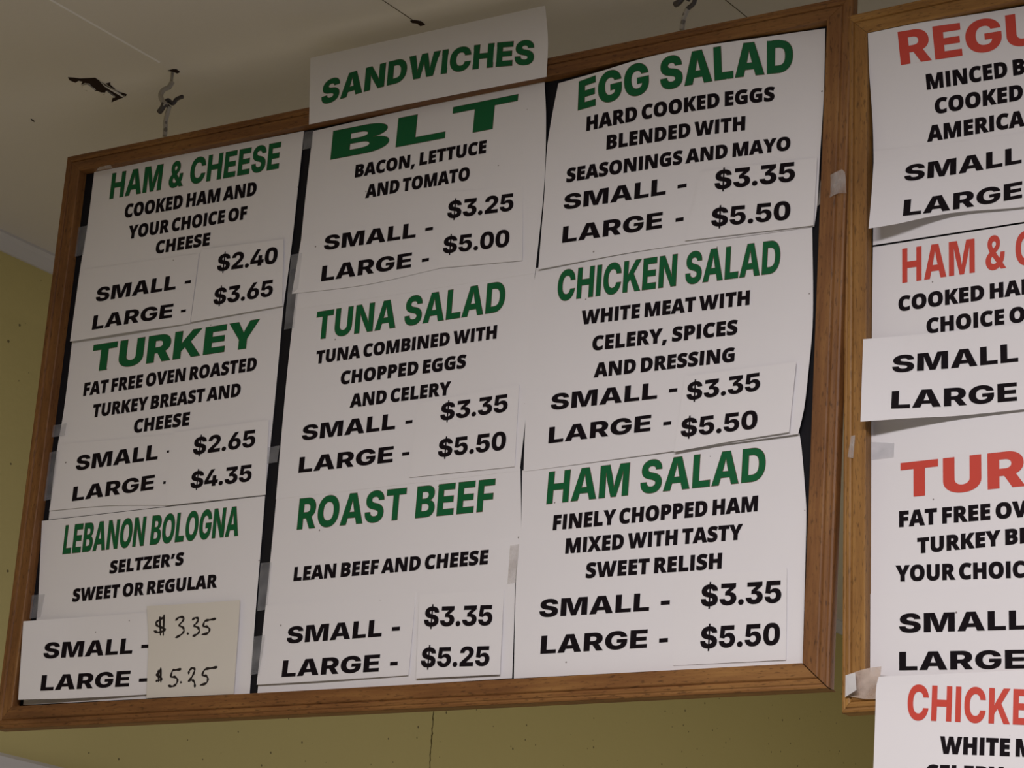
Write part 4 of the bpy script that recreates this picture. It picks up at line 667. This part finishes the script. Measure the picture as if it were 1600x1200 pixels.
   {'part': 'price_lettering', 'f': 'C', 't': '$3.35', 'p': [[332.4, -228.7], [408.4, -230.0]], 'h': [18.5, 18.7], 'sh': 0, 'fit': 0},
   {'part': 'price_lettering', 'f': 'C', 't': '$5.50', 'p': [[333.9, -264.6], [408.7, -265.3]], 'h': [18.5, 18.5], 'sh': 0, 'fit': 0},]),
 dict(name='menu_sheet', b=2, label='white menu sheet with a red heading starting REGU, top of the right board', cat='menu sheet', group='red headed menu sheets on the right board', mat='paper', tp=4,
  T=[[21.3, -20.8, 10.3], [47.7, -20.8, 10], [71.1, -20.8, 9], [93.3, -20.8, 6], [160.8, -22.6, 2], [302, -24.9, 2]], B=[[22.6, -211.5, 1.8], [302, -215.2, 1.8]],
  L=[[21.3, -20.8, 10.3], [21.5, -54.5, 8], [23.3, -106.5, 4], [23.1, -163.9, 2], [22.6, -211.5, 1.8]], R=[[302, -24.9, 2], [302, -215.2, 1.8]],
  lines=[
   {'part': 'heading', 'f': 'C', 't': 'REGULAR', 'p': [[51.1, -55.6], [142.1, -58.3]], 'h': [30.2, 30.4], 'sh': 0.07, 'fit': 3},
   {'part': 'description', 'f': 'B', 't': 'MINCED B', 'p': [[74.2, -81.8], [145.8, -83.7]], 'h': [13.5, 13.7], 'sh': 0.05, 'fit': 6},
   {'part': 'description', 'f': 'B', 't': 'COOKED', 'p': [[80.8, -104.6], [158.7, -106.5]], 'h': [13.4, 13.4], 'sh': 0, 'fit': 0},
   {'part': 'description', 'f': 'B', 't': 'AMERICAN', 'p': [[73.4, -128.0], [145.8, -129.6]], 'h': [13.6, 13.5], 'sh': 0, 'fit': 6},]),
 dict(name='menu_sheet', b=2, label='white menu sheet headed HAM & in red, second down on the right board', cat='menu sheet', group='red headed menu sheets on the right board', mat='paper', tp=1,
  T=[[22.4, -213.1, 1.5], [302, -216.7, 1.5]], B=[[21.3, -401.0, 1.5], [302, -404.9, 1.5]],
  L=[[22.4, -213.1, 1.5], [21.9, -249.4, 1.5], [21.3, -333.1, 1.5], [21.3, -401.0, 1.5]], R=[[302, -216.7, 1.5], [302, -404.9, 1.5]],
  lines=[
   {'part': 'heading', 'f': 'A', 't': 'HAM & C', 'p': [[49.3, -249.3], [141.9, -250.5]], 'h': [30.2, 29.3], 'sh': 0, 'fit': 5},
   {'part': 'description', 'f': 'B', 't': 'COOKED HAM', 'p': [[46.1, -273.4], [138.9, -275.0]], 'h': [12.6, 12.6], 'sh': 0, 'fit': 8},
   {'part': 'description', 'f': 'B', 't': 'CHOICE OF', 'p': [[71.4, -296.4], [139.3, -298.1]], 'h': [12.6, 12.7], 'sh': 0, 'fit': 6},]),
 dict(name='menu_sheet', b=2, label='white menu sheet headed TUR in red, third down on the right board', cat='menu sheet', group='red headed menu sheets on the right board', mat='paper', tp=1,
  T=[[21.3, -401.0, 1.5], [302, -404.9, 1.5]], B=[[21.3, -585.2, 1.5], [302, -585.2, 1.5]],
  L=[[21.3, -401.0, 1.5], [21.3, -468.9, 1.5], [21.3, -585.2, 1.5]], R=[[302, -404.9, 1.5], [302, -585.2, 1.5]],
  lines=[
   {'part': 'heading', 'f': 'C', 't': 'TURKEY', 'p': [[47.6, -433.3], [155.8, -435.0]], 'h': [29.3, 30.0], 'sh': 0, 'fit': 3},
   {'part': 'description', 'f': 'B', 't': 'FAT FREE OVEN', 'p': [[46.7, -457.4], [125.4, -459.1]], 'h': [12.8, 12.7], 'sh': 0, 'fit': 8},
   {'part': 'description', 'f': 'B', 't': 'TURKEY BREAST', 'p': [[62.6, -480.8], [133.8, -481.0]], 'h': [12.3, 12.2], 'sh': 0, 'fit': 6},
   {'part': 'description', 'f': 'B', 't': 'YOUR CHOICE', 'p': [[43.6, -502.1], [95.1, -505.1]], 'h': [12.7, 12.8], 'sh': 0, 'fit': 4},]),
 dict(name='menu_sheet', b=2, label='white menu sheet headed CHICKE in red, hanging below the right board', cat='menu sheet', group='red headed menu sheets on the right board', mat='paper', tp=1,
  T=[[33.8, -580.9, 12.6], [59.8, -581.8, 12.3], [302, -587.7, 12.3]], B=[[32.5, -701.3, 24], [302, -706.3, 20]],
  L=[[33.8, -580.9, 12.6], [31.8, -589.1, 13], [31.8, -603.1, 14], [32.6, -649.6, 19], [32.5, -701.3, 24]], R=[[302, -587.7, 12.3], [302, -598.1, 12.8], [302, -614.0, 14], [302, -706.3, 20]],
  lines=[
   {'part': 'heading', 'f': 'A', 't': 'CHICKEN', 'p': [[59.5, -617.4], [146.1, -626.1]], 'h': [28.4, 28.0], 'sh': 0, 'fit': 5},
   {'part': 'description', 'f': 'B', 't': 'WHITE MEAT', 'p': [[88.8, -645.8], [146.2, -650.7]], 'h': [13.3, 13.2], 'sh': 0, 'fit': 5},
   {'part': 'description', 'f': 'B', 't': 'CELERY', 'p': [[77.6, -667.6], [141.7, -672.6]], 'h': [13.3, 13.2], 'sh': 0, 'fit': 0},]),
 dict(name='size_strip', b=2, label='curled white strip reading SMALL and LARGE below the REGU heading', cat='size strip', group='size strips on the right board', mat='paper', tp=1,
  T=[[24.6, -127.7, 4], [91.2, -132.3, 3], [302, -142.6, 3]], B=[[28.3, -204.2, 22], [51.0, -202.4, 17], [77.2, -198.6, 11], [104.1, -197.3, 7], [159.4, -201.7, 5], [302, -203.6, 4]],
  L=[[24.6, -127.7, 4], [26.7, -168.3, 13], [28.3, -204.2, 22]], R=[[302, -142.6, 3], [302, -203.6, 4]],
  lines=[
   {'part': 'size_lettering', 'f': 'C', 't': 'SMALL -', 'p': [[54.4, -162.4], [140.6, -162.7]], 'h': [15.2, 14.8], 'sh': 0, 'fit': 4},
   {'part': 'size_lettering', 'f': 'C', 't': 'LARGE -', 'p': [[56.1, -195.4], [139.1, -193.9]], 'h': [15.2, 14.8], 'sh': 0, 'fit': 4},]),
 dict(name='size_strip', b=2, label='white strip reading SMALL and LARGE with a lifted corner below the HAM & heading', cat='size strip', group='size strips on the right board', mat='paper', tp=1,
  T=[[19.0, -297.1, 12.5], [58.3, -298.1, 8], [302, -308.6, 4]], B=[[21.6, -371.0, 22], [61.0, -370.9, 14], [107.9, -371.9, 6], [302, -375.5, 4]],
  L=[[19.0, -297.1, 12.5], [21.6, -371.0, 22]], R=[[302, -308.6, 4], [302, -375.5, 4]],
  lines=[
   {'part': 'size_lettering', 'f': 'C', 't': 'SMALL -', 'p': [[45.3, -329.8], [152.8, -332.8]], 'h': [15.1, 15.5], 'sh': 0, 'fit': 5},
   {'part': 'size_lettering', 'f': 'C', 't': 'LARGE -', 'p': [[46.1, -361.5], [151.1, -365.1]], 'h': [15.4, 15.3], 'sh': 0, 'fit': 5},]),
 dict(name='size_strip', b=2, label='flat white strip reading SMALL and LARGE below the TUR heading', cat='size strip', group='size strips on the right board', mat='paper', tp=1,
  T=[[21.3, -510.7, 2.6], [302, -516.5, 2.6]], B=[[21.3, -582.8, 2.6], [302, -585.2, 2.6]],
  L=[[21.3, -510.7, 2.6], [21.3, -582.8, 2.6]], R=[[302, -516.5, 2.6], [302, -585.2, 2.6]],
  lines=[
   {'part': 'size_lettering', 'f': 'C', 't': 'SMALL -', 'p': [[46.9, -544.8], [138.3, -549.4]], 'h': [15.6, 15.3], 'sh': 0, 'fit': 4},
   {'part': 'size_lettering', 'f': 'C', 't': 'LARGE -', 'p': [[46.9, -575.1], [134.2, -579.9]], 'h': [14.9, 14.8], 'sh': 0, 'fit': 4},]),
 dict(name='tape', b=1, label='greyish clear tape across the gap between the HAM & CHEESE and BLT sheets, at the top', cat='tape', group=None, mat='tape', tp=1,
  T=[[-146.6, 281.4, 2.4], [-135.8, 281.2, 2.4]], B=[[-146.8, 262.3, 2.4], [-135.6, 262.5, 2.4]],
  L=[[-146.6, 281.4, 2.4], [-146.8, 262.3, 2.4]], R=[[-135.8, 281.2, 2.4], [-135.6, 262.5, 2.4]],
  lines=[]),
 dict(name='tape', b=1, label='long clear tape in the gap between the HAM & CHEESE and TUNA SALAD sheets', cat='tape', group=None, mat='tape', tp=1,
  T=[[-148.1, 152.1, 2.4], [-134.6, 152.2, 2.4]], B=[[-147.5, 75.0, 2.4], [-135.8, 75.5, 2.4]],
  L=[[-148.1, 152.1, 2.4], [-147.5, 75.0, 2.4]], R=[[-134.6, 152.2, 2.4], [-135.8, 75.5, 2.4]],
  lines=[]),
 dict(name='tape', b=1, label='short clear tape in the gap right of the $4.35 price', cat='tape', group=None, mat='tape', tp=1,
  T=[[-156.0, -43.3, 2.2], [-139.0, -42.4, 2.2]], B=[[-154.8, -59.3, 2.2], [-140.1, -58.8, 2.2]],
  L=[[-156.0, -43.3, 2.2], [-154.8, -59.3, 2.2]], R=[[-139.0, -42.4, 2.2], [-140.1, -58.8, 2.2]],
  lines=[]),
 dict(name='tape', b=1, label='clear tape in the gap right of the SWEET OR REGULAR line', cat='tape', group=None, mat='tape', tp=1,
  T=[[-148.1, -157.0, 2.2], [-135.0, -156.7, 2.2]], B=[[-146.2, -203.3, 2.2], [-134.8, -202.2, 2.2]],
  L=[[-148.1, -157.0, 2.2], [-146.2, -203.3, 2.2]], R=[[-135.0, -156.7, 2.2], [-134.8, -202.2, 2.2]],
  lines=[]),
 dict(name='tape', b=1, label='clear tape in the gap between the beige note and the ROAST BEEF strip', cat='tape', group=None, mat='tape', tp=1,
  T=[[-145.0, -228.5, 5.5], [-131.3, -227.5, 5.5]], B=[[-144.2, -264.9, 5.5], [-133.7, -263.6, 5.5]],
  L=[[-145.0, -228.5, 5.5], [-144.2, -264.9, 5.5]], R=[[-131.3, -227.5, 5.5], [-133.7, -263.6, 5.5]],
  lines=[]),
 dict(name='tape', b=1, label='dull tape in the black gap left of the HAM & CHEESE sheet', cat='tape', group=None, mat='tape', tp=1,
  T=[[-438.7, 223.5, 2.4], [-425.9, 224.0, 2.4]], B=[[-438.7, 190.8, 2.4], [-427.1, 191.5, 2.4]],
  L=[[-438.7, 223.5, 2.4], [-438.7, 190.8, 2.4]], R=[[-425.9, 224.0, 2.4], [-427.1, 191.5, 2.4]],
  lines=[]),
 dict(name='tape', b=1, label='clear tape holding the TURKEY sheet at its left edge', cat='tape', group=None, mat='tape', tp=1,
  T=[[-438.7, 7.7, 2.9], [-420.6, 8.5, 2.9]], B=[[-438.7, -4.9, 2.9], [-421.2, -4.3, 2.9]],
  L=[[-438.7, 7.7, 2.9], [-438.7, -4.9, 2.9]], R=[[-420.6, 8.5, 2.9], [-421.2, -4.3, 2.9]],
  lines=[]),
 dict(name='tape', b=1, label='long clear tape at the lower left edge of the TURKEY sheet', cat='tape', group=None, mat='tape', tp=1,
  T=[[-438.7, -20.9, 2.9], [-427.4, -19.9, 2.9]], B=[[-438.7, -71.8, 2.9], [-428.8, -70.8, 2.9]],
  L=[[-438.7, -20.9, 2.9], [-438.7, -71.8, 2.9]], R=[[-427.4, -19.9, 2.9], [-428.8, -70.8, 2.9]],
  lines=[]),
 dict(name='tape', b=1, label='dark smudged tape left of the SWEET OR REGULAR line', cat='tape', group=None, mat='tape', tp=1,
  T=[[-438.7, -169.3, 3], [-421.3, -169.2, 3]], B=[[-438.1, -193.5, 3], [-423.5, -192.5, 3]],
  L=[[-438.7, -169.3, 3], [-438.1, -193.5, 3]], R=[[-421.3, -169.2, 3], [-423.5, -192.5, 3]],
  lines=[]),
 dict(name='tape', b=1, label='cloudy crumpled tape on the frame right of the EGG SALAD prices', cat='tape', group=None, mat='tape_cloudy', tp=1,
  T=[[430.4, 136.9, 4], [445.4, 138.0, 12], [456.5, 140.2, 12.5], [459.7, 119.3, 12.5]], B=[[428.3, 114.4, 4], [445.6, 117.6, 12], [452.4, 119.3, 12.5], [460.3, 118.1, 12.5]],
  L=[[430.4, 136.9, 4], [428.3, 114.4, 4]], R=[[459.7, 119.3, 12.5], [460.3, 118.1, 12.5]],
  lines=[]),
 dict(name='tape', b=1, label='pale tape on the top rail above the HAM heading of the left board', cat='tape', group=None, mat='tape_cloudy', tp=1,
  T=[[-410.1, 282.9, 12.2], [-395.0, 283.0, 12.2]], B=[[-414.0, 279.3, 12.2], [-390.9, 279.1, 12.2]],
  L=[[-410.1, 282.9, 12.2], [-414.0, 279.3, 12.2]], R=[[-395.0, 283.0, 12.2], [-390.9, 279.1, 12.2]],
  lines=[]),
 dict(name='tape', b=1, label='greyish tape joining the ROAST BEEF and HAM SALAD sheets', cat='tape', group=None, mat='tape_cloudy', tp=1,
  T=[[136.1, -161.4, 3.8], [145.5, -161.0, 3.8]], B=[[136.3, -196.2, 3.8], [145.0, -195.6, 3.8]],
  L=[[136.1, -161.4, 3.8], [136.3, -196.2, 3.8]], R=[[145.5, -161.0, 3.8], [145.0, -195.6, 3.8]],
  lines=[]),
 dict(name='tape', b=2, label='narrow clear tape on the left side of the right board frame', cat='tape', group=None, mat='tape_cloudy', tp=1,
  T=[[8.0, -378.8, 11.6], [11.5, -378.7, 11.6]], B=[[4.7, -396.4, 11.6], [9.9, -398.1, 11.6]],
  L=[[8.0, -378.8, 11.6], [4.7, -396.4, 11.6]], R=[[11.5, -378.7, 11.6], [9.9, -398.1, 11.6]],
  lines=[]),
 dict(name='tape', b=2, label='square clear tape above the TUR heading', cat='tape', group=None, mat='tape', tp=1,
  T=[[21.3, -383.0, 2.4], [42.3, -386.5, 2.4]], B=[[21.3, -398.3, 2.4], [41.8, -398.4, 2.4]],
  L=[[21.3, -383.0, 2.4], [21.3, -398.3, 2.4]], R=[[42.3, -386.5, 2.4], [41.8, -398.4, 2.4]],
  lines=[]),
 dict(name='tape', b=2, label='cloudy stained tape at the lower left corner of the right board', cat='tape', group=None, mat='tape_stained', tp=1,
  T=[[6.0, -577.4, 12.3], [21.9, -573.8, 12.3], [35.9, -572.8, 12.3]], B=[[5.1, -594.5, 12.4], [22.0, -598.1, 12.4], [32.7, -598.8, 12.4]],
  L=[[6.0, -577.4, 12.3], [5.1, -594.5, 12.4]], R=[[35.9, -572.8, 12.3], [32.7, -598.8, 12.4]],
  lines=[]),
 dict(name='tape', b=2, label='curled white tape end at the lower left corner of the right board', cat='tape', group=None, mat='tape_white', tp=1,
  T=[[4.7, -578.0, 13], [14.7, -577.1, 16]], B=[[4.5, -595.6, 13], [16.9, -591.5, 18]],
  L=[[4.7, -578.0, 13], [4.5, -595.6, 13]], R=[[14.7, -577.1, 16], [16.9, -591.5, 18]],
  lines=[]),
]
def edge(P):
    d = [0]
    for a, b in zip(P, P[1:]): d.append(d[-1]+math.hypot(b[0]-a[0], b[1]-a[1]))
    d = [x/d[-1] for x in d]
    def at(s):                                                # smooth (monotone Hermite) through the points
        for i in range(len(P)-1):
            if s <= d[i+1] or i == len(P)-2:
                t = (s-d[i])/(d[i+1]-d[i]); h = d[i+1]-d[i]; r = []
                for k in range(3):
                    def slope(j):
                        if j == 0: return (P[1][k]-P[0][k])/(d[1]-d[0])
                        if j == len(P)-1: return (P[j][k]-P[j-1][k])/(d[j]-d[j-1])
                        return (P[j+1][k]-P[j-1][k])/(d[j+1]-d[j-1])
                    m0, m1 = slope(i)*h, slope(i+1)*h
                    r.append((2*t**3-3*t*t+1)*P[i][k]+(t**3-2*t*t+t)*m0+(3*t*t-2*t**3)*P[i+1][k]+(t**3-t*t)*m1)
                return r
    return at
def patch(d, nx, ny):
    T, B, Lf, Rt = (edge(d[k]) for k in 'TBLR'); G = []
    for j in range(ny+1):
        t = j/ny
        for i in range(nx+1):
            s = i/nx; a, b, c, e = T(s), B(s), Lf(t), Rt(t)
            tl, tr, bl, br = T(0), T(1), B(0), B(1)
            G.append([(1-t)*a[k]+t*b[k]+(1-s)*c[k]+s*e[k]-((1-s)*(1-t)*tl[k]+s*(1-t)*tr[k]+(1-s)*t*bl[k]+s*t*br[k]) for k in range(3)])
            if d['tp'] != 1:                                  # a curl that stays close to the top edge
                q = 1-(1-t)**d['tp']
                G[-1][2] = (1-q)*a[2]+q*b[2]+(1-s)*c[2]+s*e[2]-((1-s)*(1-q)*tl[2]+s*(1-q)*tr[2]+(1-s)*q*bl[2]+s*q*br[2])
    return G
THICK = .22
def build_sheet(d):
    mw = BOARD[d['b']]
    small = d['name'] == 'tape'
    nx, ny = (8, 8) if small else (24, 18)
    G = patch(d, nx, ny); W = nx+1; F = []
    for j in range(ny):
        for i in range(nx): F.append((j*W+i, (j+1)*W+i, (j+1)*W+i+1, j*W+i+1))
    surf = Surface([Vector(g) for g in G], F)
    cu = sum(g[0] for g in G)/len(G); cv = sum(g[1] for g in G)/len(G)
    here = mw @ Matrix.Translation(L(cu, cv, 0))
    def loc(u, v, n): return L(u-cu, v-cv, n)
    N = len(G); V = [loc(*g) for g in G] + [loc(g[0], g[1], g[2]-THICK) for g in G]
    FF = F + [tuple(N+i for i in f_[::-1]) for f_ in F]
    rim = [i for i in range(W)] + [j*W+nx for j in range(1, ny+1)] + [ny*W+i for i in range(nx-1, -1, -1)] + [j*W for j in range(ny-1, 0, -1)]
    for i in range(len(rim)):
        a, b = rim[i], rim[(i+1) % len(rim)]; FF.append((a, b, N+b, N+a))
    if small and not d['lines']:
        o = mesh_obj(d['name'], V, FF, M[d['mat']], None, here, False)
        tag(o, d['label'], d['cat'], d['group']); return
    root = empty(d['name'], here, d['label'], d['cat'], d['group'])
    mesh_obj('paper', V, FF, M[d['mat']], root, None, False)
    parts = {}
    for l in d['lines']: parts.setdefault(l['part'], []).append(l)
    for part, ls in parts.items():
        TV = []; TF = []; TI = []
        red = d['b'] == 2
        mats = {'heading': [M['red'] if red else M['green'], M['rim']], 'handwriting': [M['pen']], 'pen_mark': [M['pen']]}.get(part.split('#')[0], [M['ink']])
        def put(cs, lift, mi):
            vs_, ts = fill(cs); b = len(TV)
            for v in vs_: TV.append(loc(v.x, v.y, surf.n(v.x, v.y, d['T'][0][2])+lift))
            for t in ts: TF.append(tuple(b+i for i in t)); TI.append(mi)
        for l in ls:
            if 'q' in l:
                u0, v0, u1, v1 = l['q']; put([[(u0, v0), (u0, v1), (u1, v1), (u1, v0)]], .18, 0)
            elif 's' in l:
                for st in l['s']: put([ribbon(st, l['w'])], .18, 0)
            else:
                for cs in text_contours(l):
                    if part == 'heading' and not red: put([grow(c, .38) for c in cs], .12, 1)
                    if l['f'] == 'B': cs = [grow(c, .32) for c in cs]
                    put(cs, .24, 0)
        part = part.split('#')[0]
        o = mesh_obj(part, TV, TF, mats, root, None, False, TI)
        if part == 'heading': o['label'] = ('red' if red else 'green') + ' printed heading'
        if part == 'handwriting': o['label'] = 'black handwritten price'
for d in SHEETS: build_sheet(d)

# ------------------------------------------------------------------ hooks
def hook_pair(at, labels, style):
    """ceiling hook and the open screw hook in the rail it carries; at(x, y) -> point on the hanging line"""
    c = at(*style['ceil'][0])
    root = empty('ceiling_hook', Matrix.Translation(c), labels[0], 'hook', 'ceiling hooks')
    tube('shank', [Vector(at(*p))-Vector(c) for p in style['ceil']], .0017, M['metal'], root)
    tube('hook_bend', [Vector(at(*p))-Vector(c) for p in style['bend']], .0027, M['metal'], root)
    tube('hook_tip', [Vector(at(*p))-Vector(c) for p in style['tip']], .0030, M['dark_metal'], root)
    c = at(*style['screw'][0])
    root = empty('screw_hook', Matrix.Translation(c), labels[1], 'hook', 'screw hooks in the top rails')
    tube('shank', [Vector(at(*p))-Vector(c) for p in style['screw']], .0024, M['metal'], root)
    tube('hook_bend', [Vector(at(*p))-Vector(c) for p in style['loop']], .0022, M['dark_metal'], root)
LEFT = {k: v for k, v in {'ceil': [[-334.3, 384.7, 0], [-334.2, 377.4, 0], [-333.3, 371.1, 1]], 'bend': [[-332.2, 369.4, 1], [-334.0, 363.2, 3], [-337.7, 358.7, 7], [-338.6, 352.3, 9], [-335.0, 345.2, 9], [-330.8, 340.6, 8]], 'tip': [[-332.1, 343.2, 9], [-335.8, 339.0, 7], [-341.4, 335.7, 5]], 'screw': [[-335.5, 309.8, -1], [-336.0, 319.2, -1], [-335.8, 327.4, 0], [-333.5, 335.2, 1], [-329.9, 340.9, 3]], 'loop': [[-330.6, 339.6, 3], [-335.9, 346.3, 3], [-335.5, 349.9, 0], [-330.6, 345.9, -2], [-326.9, 350.6, -3], [-318.4, 351.6, -2]]}.items()}
def at1(u, v, n): return B1 @ L(u, v, n)
hook_pair(at1, ('cream painted ceiling hook beside the torn ceiling spot', 'screw hook on the top rail above the HAM & CHEESE sheet'), LEFT)
RIGHT = {'screw': [[280.6, 309.5, -1], [281.2, 316.3, -1], [283.4, 323.1, 0], [287.0, 328.9, 1]], 'loop': [[286.4, 328.4, 1], [294.0, 331.8, 3], [294.9, 336.8, 4], [289.0, 339.6, 2], [285.9, 336.8, 1]], 'tip': [[283.3, 337.7, 6], [278.9, 334.6, 5], [275.0, 333.9, 4]], 'bend': [[287.9, 361.8, 0], [282.4, 357.3, 4], [281.1, 349.4, 8], [285.6, 340.8, 8], [285.3, 337.5, 7]], 'ceil': [[288.1, 381.0, 0], [287.9, 372.7, 0], [287.9, 361.8, 0]]}
hook_pair(at1, ('ceiling hook carrying the right end of the left board', 'screw hook on the top rail above the EGG SALAD sheet'), RIGHT)
B2I = B2.inverted()
for u in (150, 560):
    top = B2 @ L(u, -3, -2)
    def at2(du, dv, n, top=top): return Vector((top.x+du/1000, top.y-n/1000, top.z+dv/1000))
    H = (CZ-top.z)*1000
    S = dict(ceil=[(2, H, 0), (2, H-12, 0), (1, H-22, 0)], bend=[(1, H-22, 0), (-6, H-30, 3), (-8, H-38, 5), (0, H-45, 5)], tip=[(0, H-45, 5), (8, H-42, 3), (10, H-36, 2)],
             screw=[(0, -6, 0), (0, H*.3, 0), (0, H-56, 0)], loop=[(0, H-56, 0), (-3, H-50, 3), (0, H-42, 5), (3, H-50, 3)])
    hook_pair(at2, ('ceiling hook above the %s part of the right board' % ('left' if u < 300 else 'right'), 'screw hook on the %s part of the right board top rail' % ('left' if u < 300 else 'right')), S)
